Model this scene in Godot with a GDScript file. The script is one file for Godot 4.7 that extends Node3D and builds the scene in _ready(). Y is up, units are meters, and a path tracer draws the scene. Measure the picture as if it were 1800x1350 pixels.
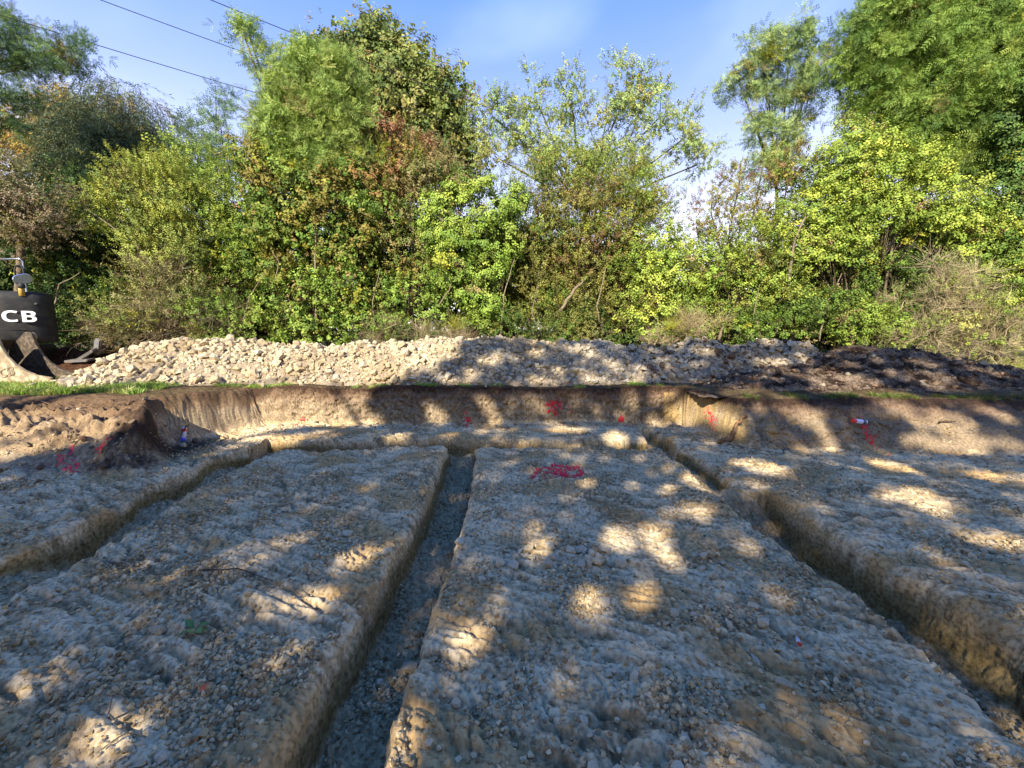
extends Node3D
# A chalky excavation with foundation trenches, a spoil heap behind it and a wild hedge with trees.

const FLOOR_Y := 0.0
const TOP := 0.64                       # ground level above the excavation floor
const SUN := Vector3(-0.33, 0.545, 0.77) # towards the sun

var rng := RandomNumberGenerator.new()
var n_big := FastNoiseLite.new()
var n_mid := FastNoiseLite.new()
var n_fine := FastNoiseLite.new()
var n_cell := FastNoiseLite.new()
var n_cell2 := FastNoiseLite.new()
var n_val := FastNoiseLite.new()
var n_val2 := FastNoiseLite.new()
var n_edge := FastNoiseLite.new()
var n_grit := FastNoiseLite.new()
var n_plate := FastNoiseLite.new()
var taken := {}
var mats := {}
var sprigs := {}
var rocks: Array[ArrayMesh] = []

# ---------------------------------------------------------------- naming and building helpers
func numbered(called: String) -> String:
	if not taken.has(called):
		taken[called] = 0
		return called
	taken[called] += 1
	return "%s_%03d" % [called, taken[called]]

func tag(o: Node, label := "", category := "", group := "", kind := "") -> Node:
	if label: o.set_meta("label", label)
	if category: o.set_meta("category", category)
	if group: o.set_meta("group", group)
	if kind: o.set_meta("kind", kind)
	return o

func thing(called: String, label: String, category: String, at := Vector3.ZERO, group := "") -> Node3D:
	var o := Node3D.new()
	o.name = numbered(called)
	add_child(o, true)
	o.position = at
	tag(o, label, category, group)
	return o

func put(called: String, mesh: Mesh, mat: Material, parent: Node = null, at := Vector3.ZERO) -> MeshInstance3D:
	var o := MeshInstance3D.new()
	o.mesh = mesh
	if mat: o.material_override = mat
	if parent == null:
		o.name = numbered(called)
		add_child(o, true)
	else:
		var k := 0
		var nm := called
		while parent.has_node(nm):
			k += 1
			nm = "%s_%03d" % [called, k]
		o.name = nm
		parent.add_child(o, true)
	o.position = at
	return o

func scatter(called: String, mesh: Mesh, mat: Material, where: Array, tint: PackedColorArray, parent: Node = null) -> MultiMeshInstance3D:
	var mm := MultiMesh.new()
	mm.transform_format = MultiMesh.TRANSFORM_3D
	mm.use_colors = true
	mm.mesh = mesh
	mm.instance_count = where.size()
	for i in where.size():
		mm.set_instance_transform(i, where[i])
		mm.set_instance_color(i, tint[i])
	var o := MultiMeshInstance3D.new()
	o.multimesh = mm
	o.material_override = mat
	o.set_meta("kind", "stuff")
	if parent == null:
		o.name = numbered(called)
		add_child(o, true)
	else:
		o.name = called
		parent.add_child(o, true)
	return o

func rnd(a: float, b: float) -> float: return rng.randf_range(a, b)
func rdir() -> Vector3:
	var v := Vector3(rng.randfn(), rng.randfn(), rng.randfn())
	return v.normalized() if v.length() > 0.001 else Vector3.UP
func pick(a: Array): return a[rng.randi() % a.size()]
func jitter(c: Color, v: float, h := 0.02) -> Color:
	var k := 1.0 + rnd(-v, v)
	var t := rnd(-h, h)
	return Color(clampf(c.r * k + t, 0, 1), clampf(c.g * k, 0, 1), clampf(c.b * k - t * 0.5, 0, 1))

func noise(seed_: int, freq: float, kind := FastNoiseLite.TYPE_SIMPLEX_SMOOTH, oct := 3) -> FastNoiseLite:
	var n := FastNoiseLite.new()
	n.seed = seed_
	n.noise_type = kind
	n.frequency = freq
	n.fractal_type = FastNoiseLite.FRACTAL_FBM if oct > 1 else FastNoiseLite.FRACTAL_NONE
	n.fractal_octaves = oct
	if kind == FastNoiseLite.TYPE_CELLULAR:
		n.cellular_return_type = FastNoiseLite.RETURN_DISTANCE
	return n

func clods_noise(seed_: int, freq: float, cracks: bool) -> FastNoiseLite:
	var n := noise(seed_, freq, FastNoiseLite.TYPE_CELLULAR, 1)
	n.cellular_return_type = FastNoiseLite.RETURN_DISTANCE2_SUB if cracks else FastNoiseLite.RETURN_CELL_VALUE
	n.domain_warp_enabled = true
	n.domain_warp_amplitude = 0.6 / freq
	n.domain_warp_frequency = freq * 1.1
	n.domain_warp_fractal_type = FastNoiseLite.DOMAIN_WARP_FRACTAL_NONE
	return n

func basis_y(y: Vector3, roll: float, s := 1.0) -> Basis:
	var up := y.normalized()
	var x := up.cross(Vector3(0.31, 0.2, 0.93)).normalized()
	var z := x.cross(up)
	return Basis(x, up, z).rotated(up, roll).scaled(Vector3.ONE * s)

func tube(st: SurfaceTool, pts: Array, radii: Array, sides := 5, col := Color.WHITE) -> void:
	var rings := []
	for i in pts.size():
		var d: Vector3 = (pts[mini(i + 1, pts.size() - 1)] - pts[maxi(i - 1, 0)])
		var b := basis_y(d if d.length() > 1e-6 else Vector3.UP, 0.0)
		var ring := []
		for k in sides:
			var a := TAU * k / sides
			ring.append(pts[i] + (b.x * cos(a) + b.z * sin(a)) * radii[i])
		rings.append(ring)
	st.set_color(col)
	for i in rings.size() - 1:
		for k in sides:
			var j := (k + 1) % sides
			var a: Vector3 = rings[i][k]
			var b: Vector3 = rings[i][j]
			var c: Vector3 = rings[i + 1][j]
			var d: Vector3 = rings[i + 1][k]
			for v in [a, c, b, a, d, c]:
				st.add_vertex(v)
	for end in [0, rings.size() - 1]:
		var mid: Vector3 = pts[end]
		for k in sides:
			var j := (k + 1) % sides
			for v in ([mid, rings[end][j], rings[end][k]] if end else [mid, rings[end][k], rings[end][j]]):
				st.add_vertex(v)

func begin(smooth := false) -> SurfaceTool:
	var st := SurfaceTool.new()
	st.begin(Mesh.PRIMITIVE_TRIANGLES)
	st.set_smooth_group(0 if smooth else -1)
	return st

func done(st: SurfaceTool) -> ArrayMesh:
	st.generate_normals()
	return st.commit()

func tri(st: SurfaceTool, a: Vector3, b: Vector3, c: Vector3) -> void:
	st.add_vertex(a); st.add_vertex(b); st.add_vertex(c)

func quad(st: SurfaceTool, a: Vector3, b: Vector3, c: Vector3, d: Vector3) -> void:
	tri(st, a, b, c); tri(st, a, c, d)

# a bevelled prism: outline in x/y extruded along z from -depth/2 to depth/2
func prism(st: SurfaceTool, outline: Array, depth: float, bevel := 0.0, xf := Transform3D()) -> void:
	var n := outline.size()
	var mid := Vector2.ZERO
	for p in outline: mid += p / n
	var layers := [[-depth / 2, bevel], [-depth / 2 + bevel, 0.0], [depth / 2 - bevel, 0.0], [depth / 2, bevel]] if bevel > 0 else [[-depth / 2, 0.0], [depth / 2, 0.0]]
	var rings := []
	for l in layers:
		var r := []
		for p in outline:
			var q: Vector2 = p + (mid - p).normalized() * l[1]
			r.append(xf * Vector3(q.x, q.y, l[0]))
		rings.append(r)
	for i in rings.size() - 1:
		for k in n:
			var j := (k + 1) % n
			quad(st, rings[i][k], rings[i + 1][k], rings[i + 1][j], rings[i][j])
	var flat := PackedVector2Array(outline)
	var idx := Geometry2D.triangulate_polygon(flat)
	for e in [0, rings.size() - 1]:
		for k in range(0, idx.size(), 3):
			var a: Vector3 = rings[e][idx[k]]
			var b: Vector3 = rings[e][idx[k + 1]]
			var c: Vector3 = rings[e][idx[k + 2]]
			if e == 0: tri(st, a, b, c)
			else: tri(st, a, c, b)

# ---------------------------------------------------------------- materials
func noise_tex(n: FastNoiseLite, size := 512, ramp: Gradient = null, normal := false, strength := 4.0) -> NoiseTexture2D:
	var t := NoiseTexture2D.new()
	t.width = size
	t.height = size
	t.seamless = true
	t.noise = n
	if ramp: t.color_ramp = ramp
	if normal:
		t.as_normal_map = true
		t.bump_strength = strength
	return t

func ramp2(stops: Array) -> Gradient:
	var g := Gradient.new()
	g.offsets = PackedFloat32Array(stops.map(func(s): return s[0]))
	g.colors = PackedColorArray(stops.map(func(s): return s[1]))
	return g

func flat_mat(c: Color, rough := 0.85, metal := 0.0) -> StandardMaterial3D:
	var m := StandardMaterial3D.new()
	m.albedo_color = c
	m.roughness = rough
	m.metallic = metal
	return m

func leaf_mat(through: float, rough := 0.55) -> StandardMaterial3D:
	var m := StandardMaterial3D.new()
	m.vertex_color_use_as_albedo = true
	m.vertex_color_is_srgb = true
	m.roughness = rough
	m.metallic_specular = 0.22
	m.cull_mode = BaseMaterial3D.CULL_DISABLED
	if through > 0:
		m.backlight_enabled = true
		m.backlight = Color(through, through, through * 0.85)
	return m

func earth_mat(scale: float, relief: float, contrast := 0.5) -> StandardMaterial3D:
	var m := StandardMaterial3D.new()
	m.vertex_color_use_as_albedo = true
	m.vertex_color_is_srgb = true
	m.roughness = 0.95
	m.metallic_specular = 0.25
	var lo := 1.0 - contrast
	m.albedo_texture = noise_tex(noise(11, 0.02, FastNoiseLite.TYPE_SIMPLEX_SMOOTH, 5), 1024, ramp2([[0.28, Color(lo, lo, lo)], [0.45, Color(0.92, 0.92, 0.92)], [0.7, Color(1, 1, 1)]]))
	m.uv1_triplanar = true
	m.uv1_world_triplanar = true
	m.uv1_scale = Vector3.ONE * scale
	m.heightmap_enabled = true
	m.heightmap_texture = noise_tex(relief_noise(), 1024)
	m.heightmap_scale = relief
	return m

func relief_noise() -> FastNoiseLite:
	var n := noise(12, 0.05, FastNoiseLite.TYPE_SIMPLEX_SMOOTH, 4)
	n.fractal_gain = 0.6
	return n

func make_materials() -> void:
	mats.earth = earth_mat(1.3, 0.35, 0.3)
	mats.soil = earth_mat(1.1, 4.0, 0.6)
	mats.field = earth_mat(0.6, 4.0, 0.4)
	mats.clod = earth_mat(4.0, 1.2, 0.35)
	mats.clod.uv1_world_triplanar = false
	mats.clod.heightmap_enabled = false
	mats.clod.uv1_scale = Vector3.ONE * 0.6
	mats.leaf = leaf_mat(0.75)
	mats.glossy = leaf_mat(0.45, 0.38)
	mats.dry = leaf_mat(0.35, 0.8)
	var b := StandardMaterial3D.new()
	b.vertex_color_use_as_albedo = true
	b.vertex_color_is_srgb = true
	b.roughness = 0.9
	b.albedo_texture = noise_tex(noise(15, 0.03, FastNoiseLite.TYPE_SIMPLEX_SMOOTH, 4), 256, ramp2([[0.2, Color(0.5, 0.5, 0.5)], [0.8, Color(1, 1, 1)]]))
	b.uv1_triplanar = true
	b.uv1_scale = Vector3(6, 2, 6)
	mats.bark = b
	var p := flat_mat(Color(0.98, 0.2, 0.27), 0.7)
	p.albedo_texture = noise_tex(noise(16, 0.05, FastNoiseLite.TYPE_SIMPLEX_SMOOTH, 3), 256, ramp2([[0.25, Color(0.6, 0.55, 0.55)], [0.6, Color(1, 1, 1)]]))
	p.uv1_triplanar = true
	p.uv1_scale = Vector3.ONE * 6
	mats.paint = p

# ---------------------------------------------------------------- the shape of the ground
func along(x: float, table: Array) -> float:
	if x <= table[0].x: return table[0].y
	for i in table.size() - 1:
		if x < table[i + 1].x:
			return lerpf(table[i].y, table[i + 1].y, (x - table[i].x) / (table[i + 1].x - table[i].x))
	return table[-1].y

# foot and rim of the excavation's far side, as z over x
var foot := [Vector2(-12, -7.1), Vector2(3.0, -7.1), Vector2(3.12, -6.5), Vector2(3.3, -5.75), Vector2(3.5, -5.55), Vector2(5.0, -5.5), Vector2(5.8, -5.35), Vector2(7.4, -5.1), Vector2(12, -4.9)]
var rim := [Vector2(-12, -7.24), Vector2(2.9, -7.23), Vector2(3.2, -6.75), Vector2(3.45, -6.15), Vector2(3.8, -6.03), Vector2(5.0, -6.05), Vector2(7.3, -5.95), Vector2(12, -5.8)]
# the ramp at the left: its foot and rim over x, and the side wall where it ends, as x over -z
var ramp_foot := [Vector2(-12, -4.0), Vector2(-8, -4.2), Vector2(-5.7, -4.45), Vector2(-4.1, -4.4), Vector2(-3.0, -4.4)]
var ramp_rim := [Vector2(-12, -5.9), Vector2(-8, -6.2), Vector2(-6.6, -6.4), Vector2(-5.6, -6.1), Vector2(-4.9, -5.5), Vector2(-3.0, -5.4)]
var ramp_side := [Vector2(4.0, -3.95), Vector2(4.4, -4.05), Vector2(5.15, -4.35), Vector2(5.7, -4.85), Vector2(5.95, -4.97), Vector2(6.3, -4.8), Vector2(6.6, -4.62), Vector2(7.1, -4.3), Vector2(8.0, -4.2)]

func trench_depth(x: float, z: float, e: float) -> float:
	# how far a point lies inside the dug trenches: 0 outside, 1 on their floor
	var d := -9.0
	if z > -5.95:
		d = maxf(d, 0.22 - absf(x + 0.68 - 0.04 * sin(z * 1.3)) + e * 0.55)            # middle
		d = maxf(d, 0.28 - absf(x + 3.5 - 0.09 * sin(z * 1.7)) + e * 1.3)       # left
	if z > -6.7:
		var jx := 0.17 * smoothstep(-4.02, -3.92, z)
		var half := lerpf(0.16, 0.31, smoothstep(-4.04, -3.9, z))
		d = maxf(d, half - absf(x - 2.24 - jx - 0.05 * sin(z * 2.1)) + e * 0.7)  # right: narrow at the back, then wide
	if x > -3.75 and x < 2.4:
		d = maxf(d, 0.22 - absf(z + 5.86 - 0.06 * sin(x * 1.9)) + e * 1.6)      # across the back
	# a crumbled shoulder, then the clean cut of the digger bucket
	return 0.12 * smoothstep(-0.05, 0.01, d) + 0.88 * smoothstep(-0.004, 0.046, d)

func crumble(x: float, z: float) -> float:
	# broken clods lying packed, each with a level of its own and cracks between
	var a := smoothstep(-1.0, -0.66, n_cell.get_noise_2d(x, z)) * (0.6 + 0.4 * n_val.get_noise_2d(x, z))
	var b := smoothstep(-1.0, -0.6, n_cell2.get_noise_2d(x, z)) * (0.6 + 0.4 * n_val2.get_noise_2d(x, z))
	return a * 0.62 + b * 0.38

# height, trench share, wall share, height inside the wall
func shape_at(x: float, z: float) -> Array:
	var e := n_edge.get_noise_2d(x * 0.35, z * 0.35) * 0.05 + n_edge.get_noise_2d(x, z) * 0.03
	var zf := along(x, foot) + e * 0.6
	var zr := along(x, rim) + e * 0.5
	var up := clampf((zf - z) / maxf(zf - zr, 0.04), 0.0, 1.0)
	var gentle := smoothstep(0.25, 1.2, zf - zr)
	if x < -3.8 and z < -3.5 and z > -8.0:
		var rf := along(x, ramp_foot) + e * 2.0
		var up2 := clampf((rf - z) / maxf(rf - along(x, ramp_rim), 0.1), 0.0, 1.0)
		var side := clampf((along(-z, ramp_side) - x + e * 0.5) / 0.42, 0.0, 1.0)
		up2 *= smoothstep(0.0, 1.0, side)
		if up2 > up:
			gentle = smoothstep(0.1, 0.5, up2 - up) * smoothstep(0.3, 0.95, side)
			up = up2
	var rise := lerpf(smoothstep(0.0, 1.0, up) * 0.35 + up * 0.65, pow(up, 0.75), gentle)
	var base := n_big.get_noise_2d(x, z) * 0.06
	var top_y := TOP + n_big.get_noise_2d(x + 40.0, z) * 0.05
	# the ground behind the camera climbs back to the field
	var back := smoothstep(1.4, 2.6, z)
	rise = maxf(rise, back)
	var tr := trench_depth(x, z, n_edge.get_noise_2d(x * 0.3, z * 0.3) * 0.05 + n_edge.get_noise_2d(x * 0.9, z * 0.9) * 0.012)
	var rough := smoothstep(-0.1, 0.4, n_mid.get_noise_2d(x, z))
	var c := crumble(x, z)
	# scraped streaks
	var streak := n_mid.get_noise_2d(x * 0.8 + z * 0.4, z * 2.6 - x * 0.9)
	# the bare clay between has dried into plates with thin cracks
	# grooves left by the teeth of the digger's bucket, in two directions
	var zone := n_big.get_noise_2d(x * 1.2 + 50.0, z * 1.2)
	var run := x * 0.93 - z * 0.36 if zone > 0.0 else x * 0.75 + z * 0.66
	var tooth := smoothstep(0.35, 1.0, sin(run * TAU / 0.13 + n_edge.get_noise_2d(x * 0.4, z * 0.4) * 2.0)) * smoothstep(0.14, 0.3, absf(zone)) * (1.0 - rough * 0.6)
	var crack := 1.0 - smoothstep(-1.0, -0.95, n_plate.get_noise_2d(x, z))
	crack *= smoothstep(0.0, 0.3, n_edge.get_noise_2d(x * 0.3 + 9.0, z * 0.3))
	# the digger's bucket has dragged fine ridges across the floor
	var drag := n_fine.get_noise_2d(x * 0.22 + z * 0.1, z * 1.1 - x * 0.45) * 0.5 + n_fine.get_noise_2d(x * 0.5 + 30.0, z * 2.3 - x * 0.9) * 0.25
	var h := lerpf(base + drag * 0.055 * (1.2 - rough) + c * (0.002 + 0.032 * rough * rough) - 0.028 * crack - 0.022 * tooth + streak * 0.024 + (n_fine.get_noise_2d(x, z) * 0.012 + n_grit.get_noise_2d(x, z) * 0.011) * (0.18 + 0.82 * rough), top_y + n_fine.get_noise_2d(x, z) * 0.02, rise)
	h += gentle * sin(PI * up) * (n_mid.get_noise_2d(x * 2.0, z * 2.0) * 0.16 + n_fine.get_noise_2d(x, z) * 0.05)
	# a heaped lip beside the trenches
	if tr > 0.0:
		var deep := 0.32 + 0.2 * smoothstep(1.6, 2.0, x) * smoothstep(-4.3, -3.6, z) - 0.08 * smoothstep(1.6, 2.0, x)
		if x < -2.9: deep = 0.27 + 0.14 * n_mid.get_noise_2d(z * 0.7, 4.0) - 0.12 * smoothstep(-3.0, -2.2, z)
		var bottom := -deep + c * 0.05 + n_fine.get_noise_2d(x, z) * 0.02 + n_big.get_noise_2d(x * 2.0, z * 2.0) * 0.05
		# crumbs of fallen earth along the right trench's notch
		bottom += 0.3 * exp(-Vector2(x - 2.35, z + 4.0).length_squared() / 0.07)
		bottom += 0.16 * exp(-Vector2(x + 0.62, z + 5.7).length_squared() / 0.03)
		h = lerpf(h, bottom, tr)
	return [h, tr, up, rise, rough, c, streak, gentle]

func ground_y(x: float, z: float) -> float:
	return shape_at(x, z)[0]

func ground_color(x: float, z: float, s: Array) -> Color:
	var pale := Color(0.87, 0.77, 0.60)
	var grey := Color(0.725, 0.625, 0.47)
	var dark := Color(0.48, 0.405, 0.29)
	var tan_ := Color(0.72, 0.575, 0.375)
	var f := n_fine.get_noise_3d(x * 1.7 + 9.0, s[0] * 1.7, z * 1.7)
	var m := n_mid.get_noise_3d(x * 0.9 - 20.0, s[0] * 1.2, z * 1.4 + x * 0.3)
	var g := n_grit.get_noise_3d(x, s[0], z)
	var drag: float = n_fine.get_noise_2d(x * 0.22 + z * 0.1, z * 1.1 - x * 0.45) * (1.0 - s[3])
	var c: Color = grey.lerp(pale, smoothstep(-0.3, 0.45, m * 0.5 + f * 0.35 + g * 0.25 + drag * 0.8 + 0.1))
	c = c.lerp(dark, 0.7 * smoothstep(0.12, 0.6, -m * 0.6 - f * 0.5 - g * 0.45 - s[6] * 0.35 - drag * 0.5))
	var ochre := n_big.get_noise_2d(x * 1.3 + 70.0 + z * 0.5, z * 2.4 - x * 0.6)
	c = c.lerp(tan_, 0.75 * smoothstep(0.08, 0.36, ochre + f * 0.12) * (1.0 - 0.6 * s[4]))
	# the trenches: crumbly pale top, smooth ochre clay low in the cut, grey crumbs on the floor
	if s[1] > 0.001:
		var clay := Color(0.50, 0.41, 0.25).lerp(Color(0.62, 0.54, 0.37), clampf(0.5 + f, 0, 1))
		var cut := smoothstep(0.32, 0.55, s[1] + f * 0.2) * (1.0 - smoothstep(0.95, 0.995, s[1]))
		c = c.lerp(clay, cut * 0.95)
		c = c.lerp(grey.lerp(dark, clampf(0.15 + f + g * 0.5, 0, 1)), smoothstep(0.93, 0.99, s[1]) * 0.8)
	# the wall: clay, brown subsoil, dark humus at the top
	if s[3] > 0.03:
		var h: float = s[3] + f * 0.1
		var clay2 := Color(0.68, 0.60, 0.475).lerp(Color(0.55, 0.475, 0.38), clampf(0.5 + f * 1.3 + m, 0, 1))
		if x > 3.5: clay2 = clay2.lerp(Color(0.55, 0.48, 0.385), 0.8)
		var wall := clay2.lerp(Color(0.48, 0.395, 0.315), smoothstep(0.5, 0.85, h + m * 0.15))
		wall = wall.lerp(Color(0.27, 0.21, 0.165), smoothstep(0.62 if x < -4.3 else 0.8, 0.97, h + m * 0.12))
		if s[7] > 0.3 and x < -3.8:
			wall = wall.lerp(Color(0.54, 0.44, 0.32), 0.5).lerp(Color(0.33, 0.26, 0.2), 0.6 * smoothstep(0.0, 0.4, m))
		if x > 2.7 and x < 3.75 and s[3] < 0.85:
			wall = wall.lerp(Color(0.70, 0.58, 0.36), 0.6 * smoothstep(-0.2, 0.25, m + 0.1))
		c = c.lerp(wall, smoothstep(0.03, 0.12, s[3] + m * 0.05))
		# turf and soil beyond the rim
		if s[2] >= 1.0:
			c = Color(0.30, 0.24, 0.17).lerp(Color(0.42, 0.36, 0.25), clampf(0.5 + f + m, 0, 1))
	# dark wet soil at the left wall's foot, widened to paint its shade
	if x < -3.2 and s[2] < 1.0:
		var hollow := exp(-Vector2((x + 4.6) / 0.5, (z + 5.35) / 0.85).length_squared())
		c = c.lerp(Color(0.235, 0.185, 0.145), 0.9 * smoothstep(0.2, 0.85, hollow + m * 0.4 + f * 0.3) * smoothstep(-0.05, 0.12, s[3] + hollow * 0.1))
	return c

func axis(stops: Array) -> PackedFloat32Array:
	# stops: [from, to, step] runs joined end to end
	var a := PackedFloat32Array()
	for s in stops:
		var n := maxi(1, int(ceil(absf(s[1] - s[0]) / s[2])))
		for i in n:
			a.append(lerpf(s[0], s[1], float(i) / n))
	a.append(stops[-1][1])
	return a

func sheet(xs: PackedFloat32Array, zs: PackedFloat32Array, point: Callable) -> ArrayMesh:
	var nx := xs.size()
	var nz := zs.size()
	var v := PackedVector3Array()
	var col := PackedColorArray()
	v.resize(nx * nz)
	col.resize(nx * nz)
	for j in nz:
		for i in nx:
			var r: Array = point.call(xs[i], zs[j])
			v[j * nx + i] = r[0]
			col[j * nx + i] = r[1]
	var nor := PackedVector3Array()
	nor.resize(nx * nz)
	for j in nz:
		for i in nx:
			var a := v[j * nx + mini(i + 1, nx - 1)] - v[j * nx + maxi(i - 1, 0)]
			var b := v[mini(j + 1, nz - 1) * nx + i] - v[maxi(j - 1, 0) * nx + i]
			var n := a.cross(b)
			nor[j * nx + i] = n.normalized()
	var idx := PackedInt32Array()
	idx.resize((nx - 1) * (nz - 1) * 6)
	var k := 0
	for j in nz - 1:
		for i in nx - 1:
			var a := j * nx + i
			var c := a + nx
			idx[k] = a; idx[k + 1] = c; idx[k + 2] = a + 1
			idx[k + 3] = a + 1; idx[k + 4] = c; idx[k + 5] = c + 1
			k += 6
	var arr := []
	arr.resize(Mesh.ARRAY_MAX)
	arr[Mesh.ARRAY_VERTEX] = v
	arr[Mesh.ARRAY_NORMAL] = nor
	arr[Mesh.ARRAY_COLOR] = col
	arr[Mesh.ARRAY_INDEX] = idx
	var m := ArrayMesh.new()
	m.add_surface_from_arrays(Mesh.PRIMITIVE_TRIANGLES, arr)
	return m

func floor_point(x: float, z: float) -> Array:
	var s := shape_at(x, z)
	var p := Vector3(x, s[0], z)
	# faces that stand steeply are torn back and forth
	var steep: float = 4.0 * s[3] * (1.0 - s[3]) * (1.0 - s[7])
	if steep > 0.02:
		p.z += steep * (n_fine.get_noise_3d(x, s[0] * 1.3, 3.0) * (0.06 if x > -3.9 else 0.025) + n_edge.get_noise_3d(x * 0.8, s[0], 7.0) * 0.06)
		# broken clods stand out of the face, most of all at the right
		p.z += steep * crumble(x * 0.8, s[0] * 1.1 + z * 0.6) * (0.075 if x > 3.3 else 0.03)
	var cut: float = 4.0 * s[1] * (1.0 - s[1])
	if cut > 0.02:
		p.x += cut * (n_fine.get_noise_3d(z * 0.35, s[0] * 2.5, 5.0) * 0.022 + n_edge.get_noise_3d(z * 0.5, s[0] * 1.8, 9.0) * 0.025)
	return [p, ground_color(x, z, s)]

func make_rocks() -> void:
	# angular lumps of about 1 m, flat faced
	for k in 6:
		var pts := []
		var ico := []
		var t := (1.0 + sqrt(5.0)) / 2.0
		for q in [Vector3(-1, t, 0), Vector3(1, t, 0), Vector3(-1, -t, 0), Vector3(1, -t, 0), Vector3(0, -1, t), Vector3(0, 1, t), Vector3(0, -1, -t), Vector3(0, 1, -t), Vector3(t, 0, -1), Vector3(t, 0, 1), Vector3(-t, 0, -1), Vector3(-t, 0, 1)]:
			pts.append(q.normalized() * 0.5)
		for f in ["0-11-5", "0-5-1", "0-1-7", "0-7-10", "0-10-11", "1-5-9", "5-11-4", "11-10-2", "10-7-6", "7-1-8", "3-9-4", "3-4-2", "3-2-6", "3-6-8", "3-8-9", "4-9-5", "2-4-11", "6-2-10", "8-6-7", "9-8-1"]:
			var w := (f as String).split("-")
			ico.append([int(w[0]), int(w[1]), int(w[2])])
		var sq := Vector3(rnd(0.8, 1.3), rnd(0.6, 0.95), rnd(0.75, 1.15))
		for i in pts.size():
			pts[i] = (pts[i] * sq) * rnd(0.62, 1.22) + rdir() * 0.08
		var st := begin()
		st.set_color(Color.WHITE)
		for f in ico:
			# each face split once, its middle pushed in or out, so that the lump is rough
			var a: Vector3 = pts[f[0]]
			var b: Vector3 = pts[f[1]]
			var c: Vector3 = pts[f[2]]
			var g := (a + b + c) / 3.0
			g *= rnd(0.9, 1.08)
			outward(st, a, b, g)
			outward(st, b, c, g)
			outward(st, c, a, g)
		rocks.append(done(st))

# one face of a lump round the origin, wound clockwise as seen from outside
func outward(st: SurfaceTool, a: Vector3, b: Vector3, c: Vector3) -> void:
	if (b - a).cross(c - a).dot(a + b + c) > 0: tri(st, a, c, b)
	else: tri(st, a, b, c)

# ---------------------------------------------------------------- leaves and sprigs
func leaf(st: SurfaceTool, at: Vector3, along_: Vector3, face: Vector3, l: float, w: float, col: Color, fold := 0.25) -> void:
	var d := along_.normalized()
	var side := d.cross(face).normalized()
	var n := side.cross(d).normalized()
	var tip := at + d * l - n * l * 0.15
	var m := at + d * l * 0.45
	var a := m + side * w * 0.5 + n * w * fold
	var b := m - side * w * 0.5 + n * w * fold
	st.set_color(col)
	tri(st, at, a, m); tri(st, a, tip, m); tri(st, at, m, b); tri(st, m, tip, b)

func leaf2(st: SurfaceTool, at: Vector3, along_: Vector3, face: Vector3, l: float, w: float, col: Color) -> void:
	var d := along_.normalized()
	var side := d.cross(face).normalized()
	var m := at + d * l * 0.45
	st.set_color(col)
	tri(st, at, m + side * w * 0.5, at + d * l); tri(st, at, at + d * l, m - side * w * 0.5)

func lobed(st: SurfaceTool, at: Vector3, along_: Vector3, face: Vector3, l: float, col: Color) -> void:
	var d := along_.normalized()
	var side := d.cross(face).normalized()
	var n := side.cross(d).normalized()
	var rimp := []
	for k in 11:
		var a := lerpf(-2.3, 2.3, k / 10.0)
		var r := l * (0.62 if k % 2 == 0 else 0.34) * (1.0 - 0.12 * absf(a))
		rimp.append(at + d * l * 0.38 + (d * cos(a) + side * sin(a)) * r - n * (0.12 * r * absf(a)))
	st.set_color(col)
	var c := at + d * l * 0.38
	for k in 10: tri(st, c, rimp[k], rimp[k + 1])
	tri(st, c, rimp[10], at); tri(st, c, at, rimp[0])

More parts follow.
